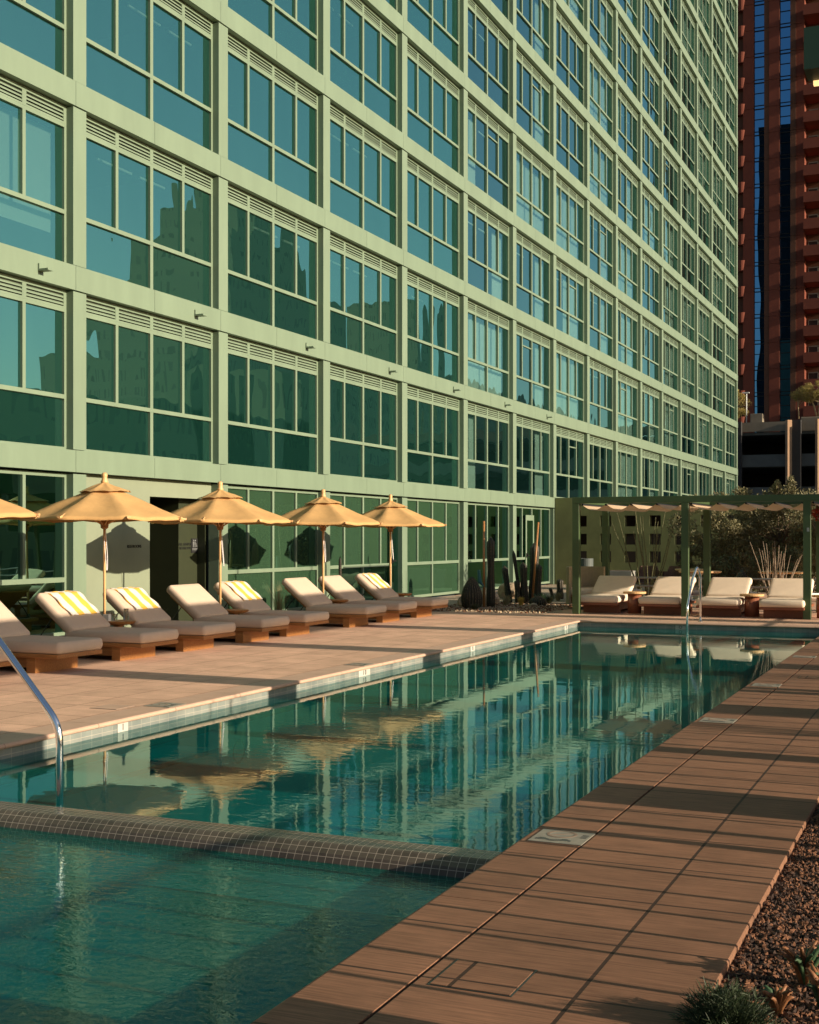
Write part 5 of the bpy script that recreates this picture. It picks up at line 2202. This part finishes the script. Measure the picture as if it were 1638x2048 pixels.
for k in range(25):
    z = z_low + 0.6 + FH * k
    if z > 92:
        break
    b = MB()
    xa, xb = pxX(1609.5), pxX(1645)
    b.box(xa, xb, 168.3, 172.0, z - 0.25, z)
    b.box(xa, xb, 168.3, 168.45, z, z + 1.05)
    b.box(xa, xa + 0.15, 168.45, 170.2, z, z + 1.05)
    bal = WB(b, 'balcony', 'brick')
    b = MB()
    b.box(pxX(1613), pxX(1614), 171.85, 171.98, z, z + 2.3)
    b.box(pxX(1632), pxX(1633), 171.85, 171.98, z, z + 2.3)
    b.box(pxX(1613), pxX(1633), 171.85, 171.98, z + 2.2, z + 2.35)
    b.box(pxX(1614), pxX(1632), 171.90, 171.97, z, z + 2.2, 1)
    b.v = [(p[0] - TO_.x, p[1] - TO_.y, p[2] - TO_.z) for p in b.v]
    b.build('balcony_door', ['gar', 'gar_d'], bal)
    # rounded balconies at the tower's left edge, lit from the side
    b = MB()
    c_ = (pxX(1481.5), 170.4, z - 1.2)
    b.lathe([(0.0, 0), (0.55, 0.0), (0.72, 1.35), (0.62, 1.35), (0.5, 0.2), (0, 0.2)], 18, c_)
    WB(b, 'round_balcony', 'brick')
rp = thing('roof_planter', 'long pale planter wall on the garage roof under the desert tree', 'planter', (-9.9, 122.5, gtop - 1.0))
b = MB()
b.box(-3.6, 5.0, -1.2, 1.2, 0.0, 1.45)
b.build('wall', 'gar_l', rp, bevel=0.05)
b = MB()
b.box(-3.3, 4.8, -1.0, 1.0, 1.451, 1.46)
b.build('soil', 'gravel', rp)
tree('desert_tree', 'feathery yellow green desert tree lit in the roof planter', 'tree', -12.2, 122.5,
     blobs(-1.2, 0, 2.2, 1.0, 0.9, 0.75, 14, 0.5, 6) + blobs(1.1, 0, 2.6, 1.2, 0.9, 0.8, 14, 0.5, 7), 15000, 0.17, 'verde_leaf',
     [((0, 0, 0), (-0.7, 0, 2.2), 0.09), ((0.1, 0, 0), (0.6, 0, 2.5), 0.10), ((0.15, 0, 0), (1.3, 0, 2.4), 0.08), ((-1.6, 0, 0), (-1.7, 0, 1.9), 0.06)], 'verde_bark', z=gtop + 0.4, aspect=0.16, seed=31)
tree('desert_tree', 'feathery desert tree half hidden by the hotel corner', 'tree', -19.6, 124,
     blobs(0, 0, 2.4, 0.9, 0.8, 1.2, 10, 0.55, 12), 4000, 0.17, 'verde_leaf', [((-0.6, 0, 0), (-0.4, 0, 2.2), 0.08)], 'verde_bark', z=gtop - 0.1, aspect=0.16, seed=32)
b = MB()
b.box(-0.55, 0.55, -0.5, 0.5, 0, 0.95)
o = b.build('roof_cabinet', 'gar_l', bevel=0.03, loc=(-17.45, 122.0, gtop - 0.02))
tag(o, 'small pale equipment cabinet on the garage roof', 'cabinet')
lp = thing('roof_lamp', 'thin lamp post on the garage roof beside the cabinet', 'lamp post', (-18.35, 121.6, gtop - 0.05))
b = MB()
b.tube([(0, 0, 0), (0, 0, 2.9)], 0.05, 8)
b.build('pole', 'steel', lp)
b = MB()
b.box(-0.35, 0.25, -0.1, 0.1, 2.9, 3.0)
b.build('head', 'white', lp)

# ------------------------------------------------------------------ the city across the pool (what the hotel glass mirrors)
def block(lab, name, cat, specs, mat):
    x0, x1, y0, y1, h = specs[0]
    t = thing(name, lab, cat, (x0, y0, -6), 0, None)
    for (a, c, d, e, h_) in specs:
        b = MB()
        b.box(a - x0, c - x0, d - y0, e - y0, 0, h_ + 6)
        b.build('wall', mat, t)
    return t


block('long low dark building across the pool mirrored in the nearest windows', 'city_building', 'building', [(30, 44, 57, 82, 11.6), (30, 44, 82, 112, 12.4), (30, 34, 90, 97, 15.4), (30, 36, 104, 112, 17.0)], 'cityA')
block('stepped old stone tower mirrored in the hotel glass', 'stone_tower', 'tower', [(90, 120, 194, 236, 48), (92, 116, 201, 224, 57), (94, 112, 206, 219, 64), (97, 109, 210, 215, 70)], 'cityB')
block('broad office block mirrored right of the stone tower', 'city_building', 'building', [(90, 125, 236, 272, 36), (90, 120, 182, 194, 33)], 'cityA')
block('slender tower mirrored in the third window column', 'slender_tower', 'tower', [(90, 108, 275, 290, 57)], 'cityB')
block('far office block mirrored in the windows beside the pergola', 'city_building', 'building', [(90, 130, 300, 420, 42)], 'cityA')
block('low warehouse mirrored in the ground floor glass', 'city_building', 'building', [(60, 85, 130, 180, 19)], 'cityB')
block('very tall dark tower behind the camera mirrored in the brick tower glass', 'dark_tower', 'tower', [(-57, -40, -75, -60, 126)], 'cityD')
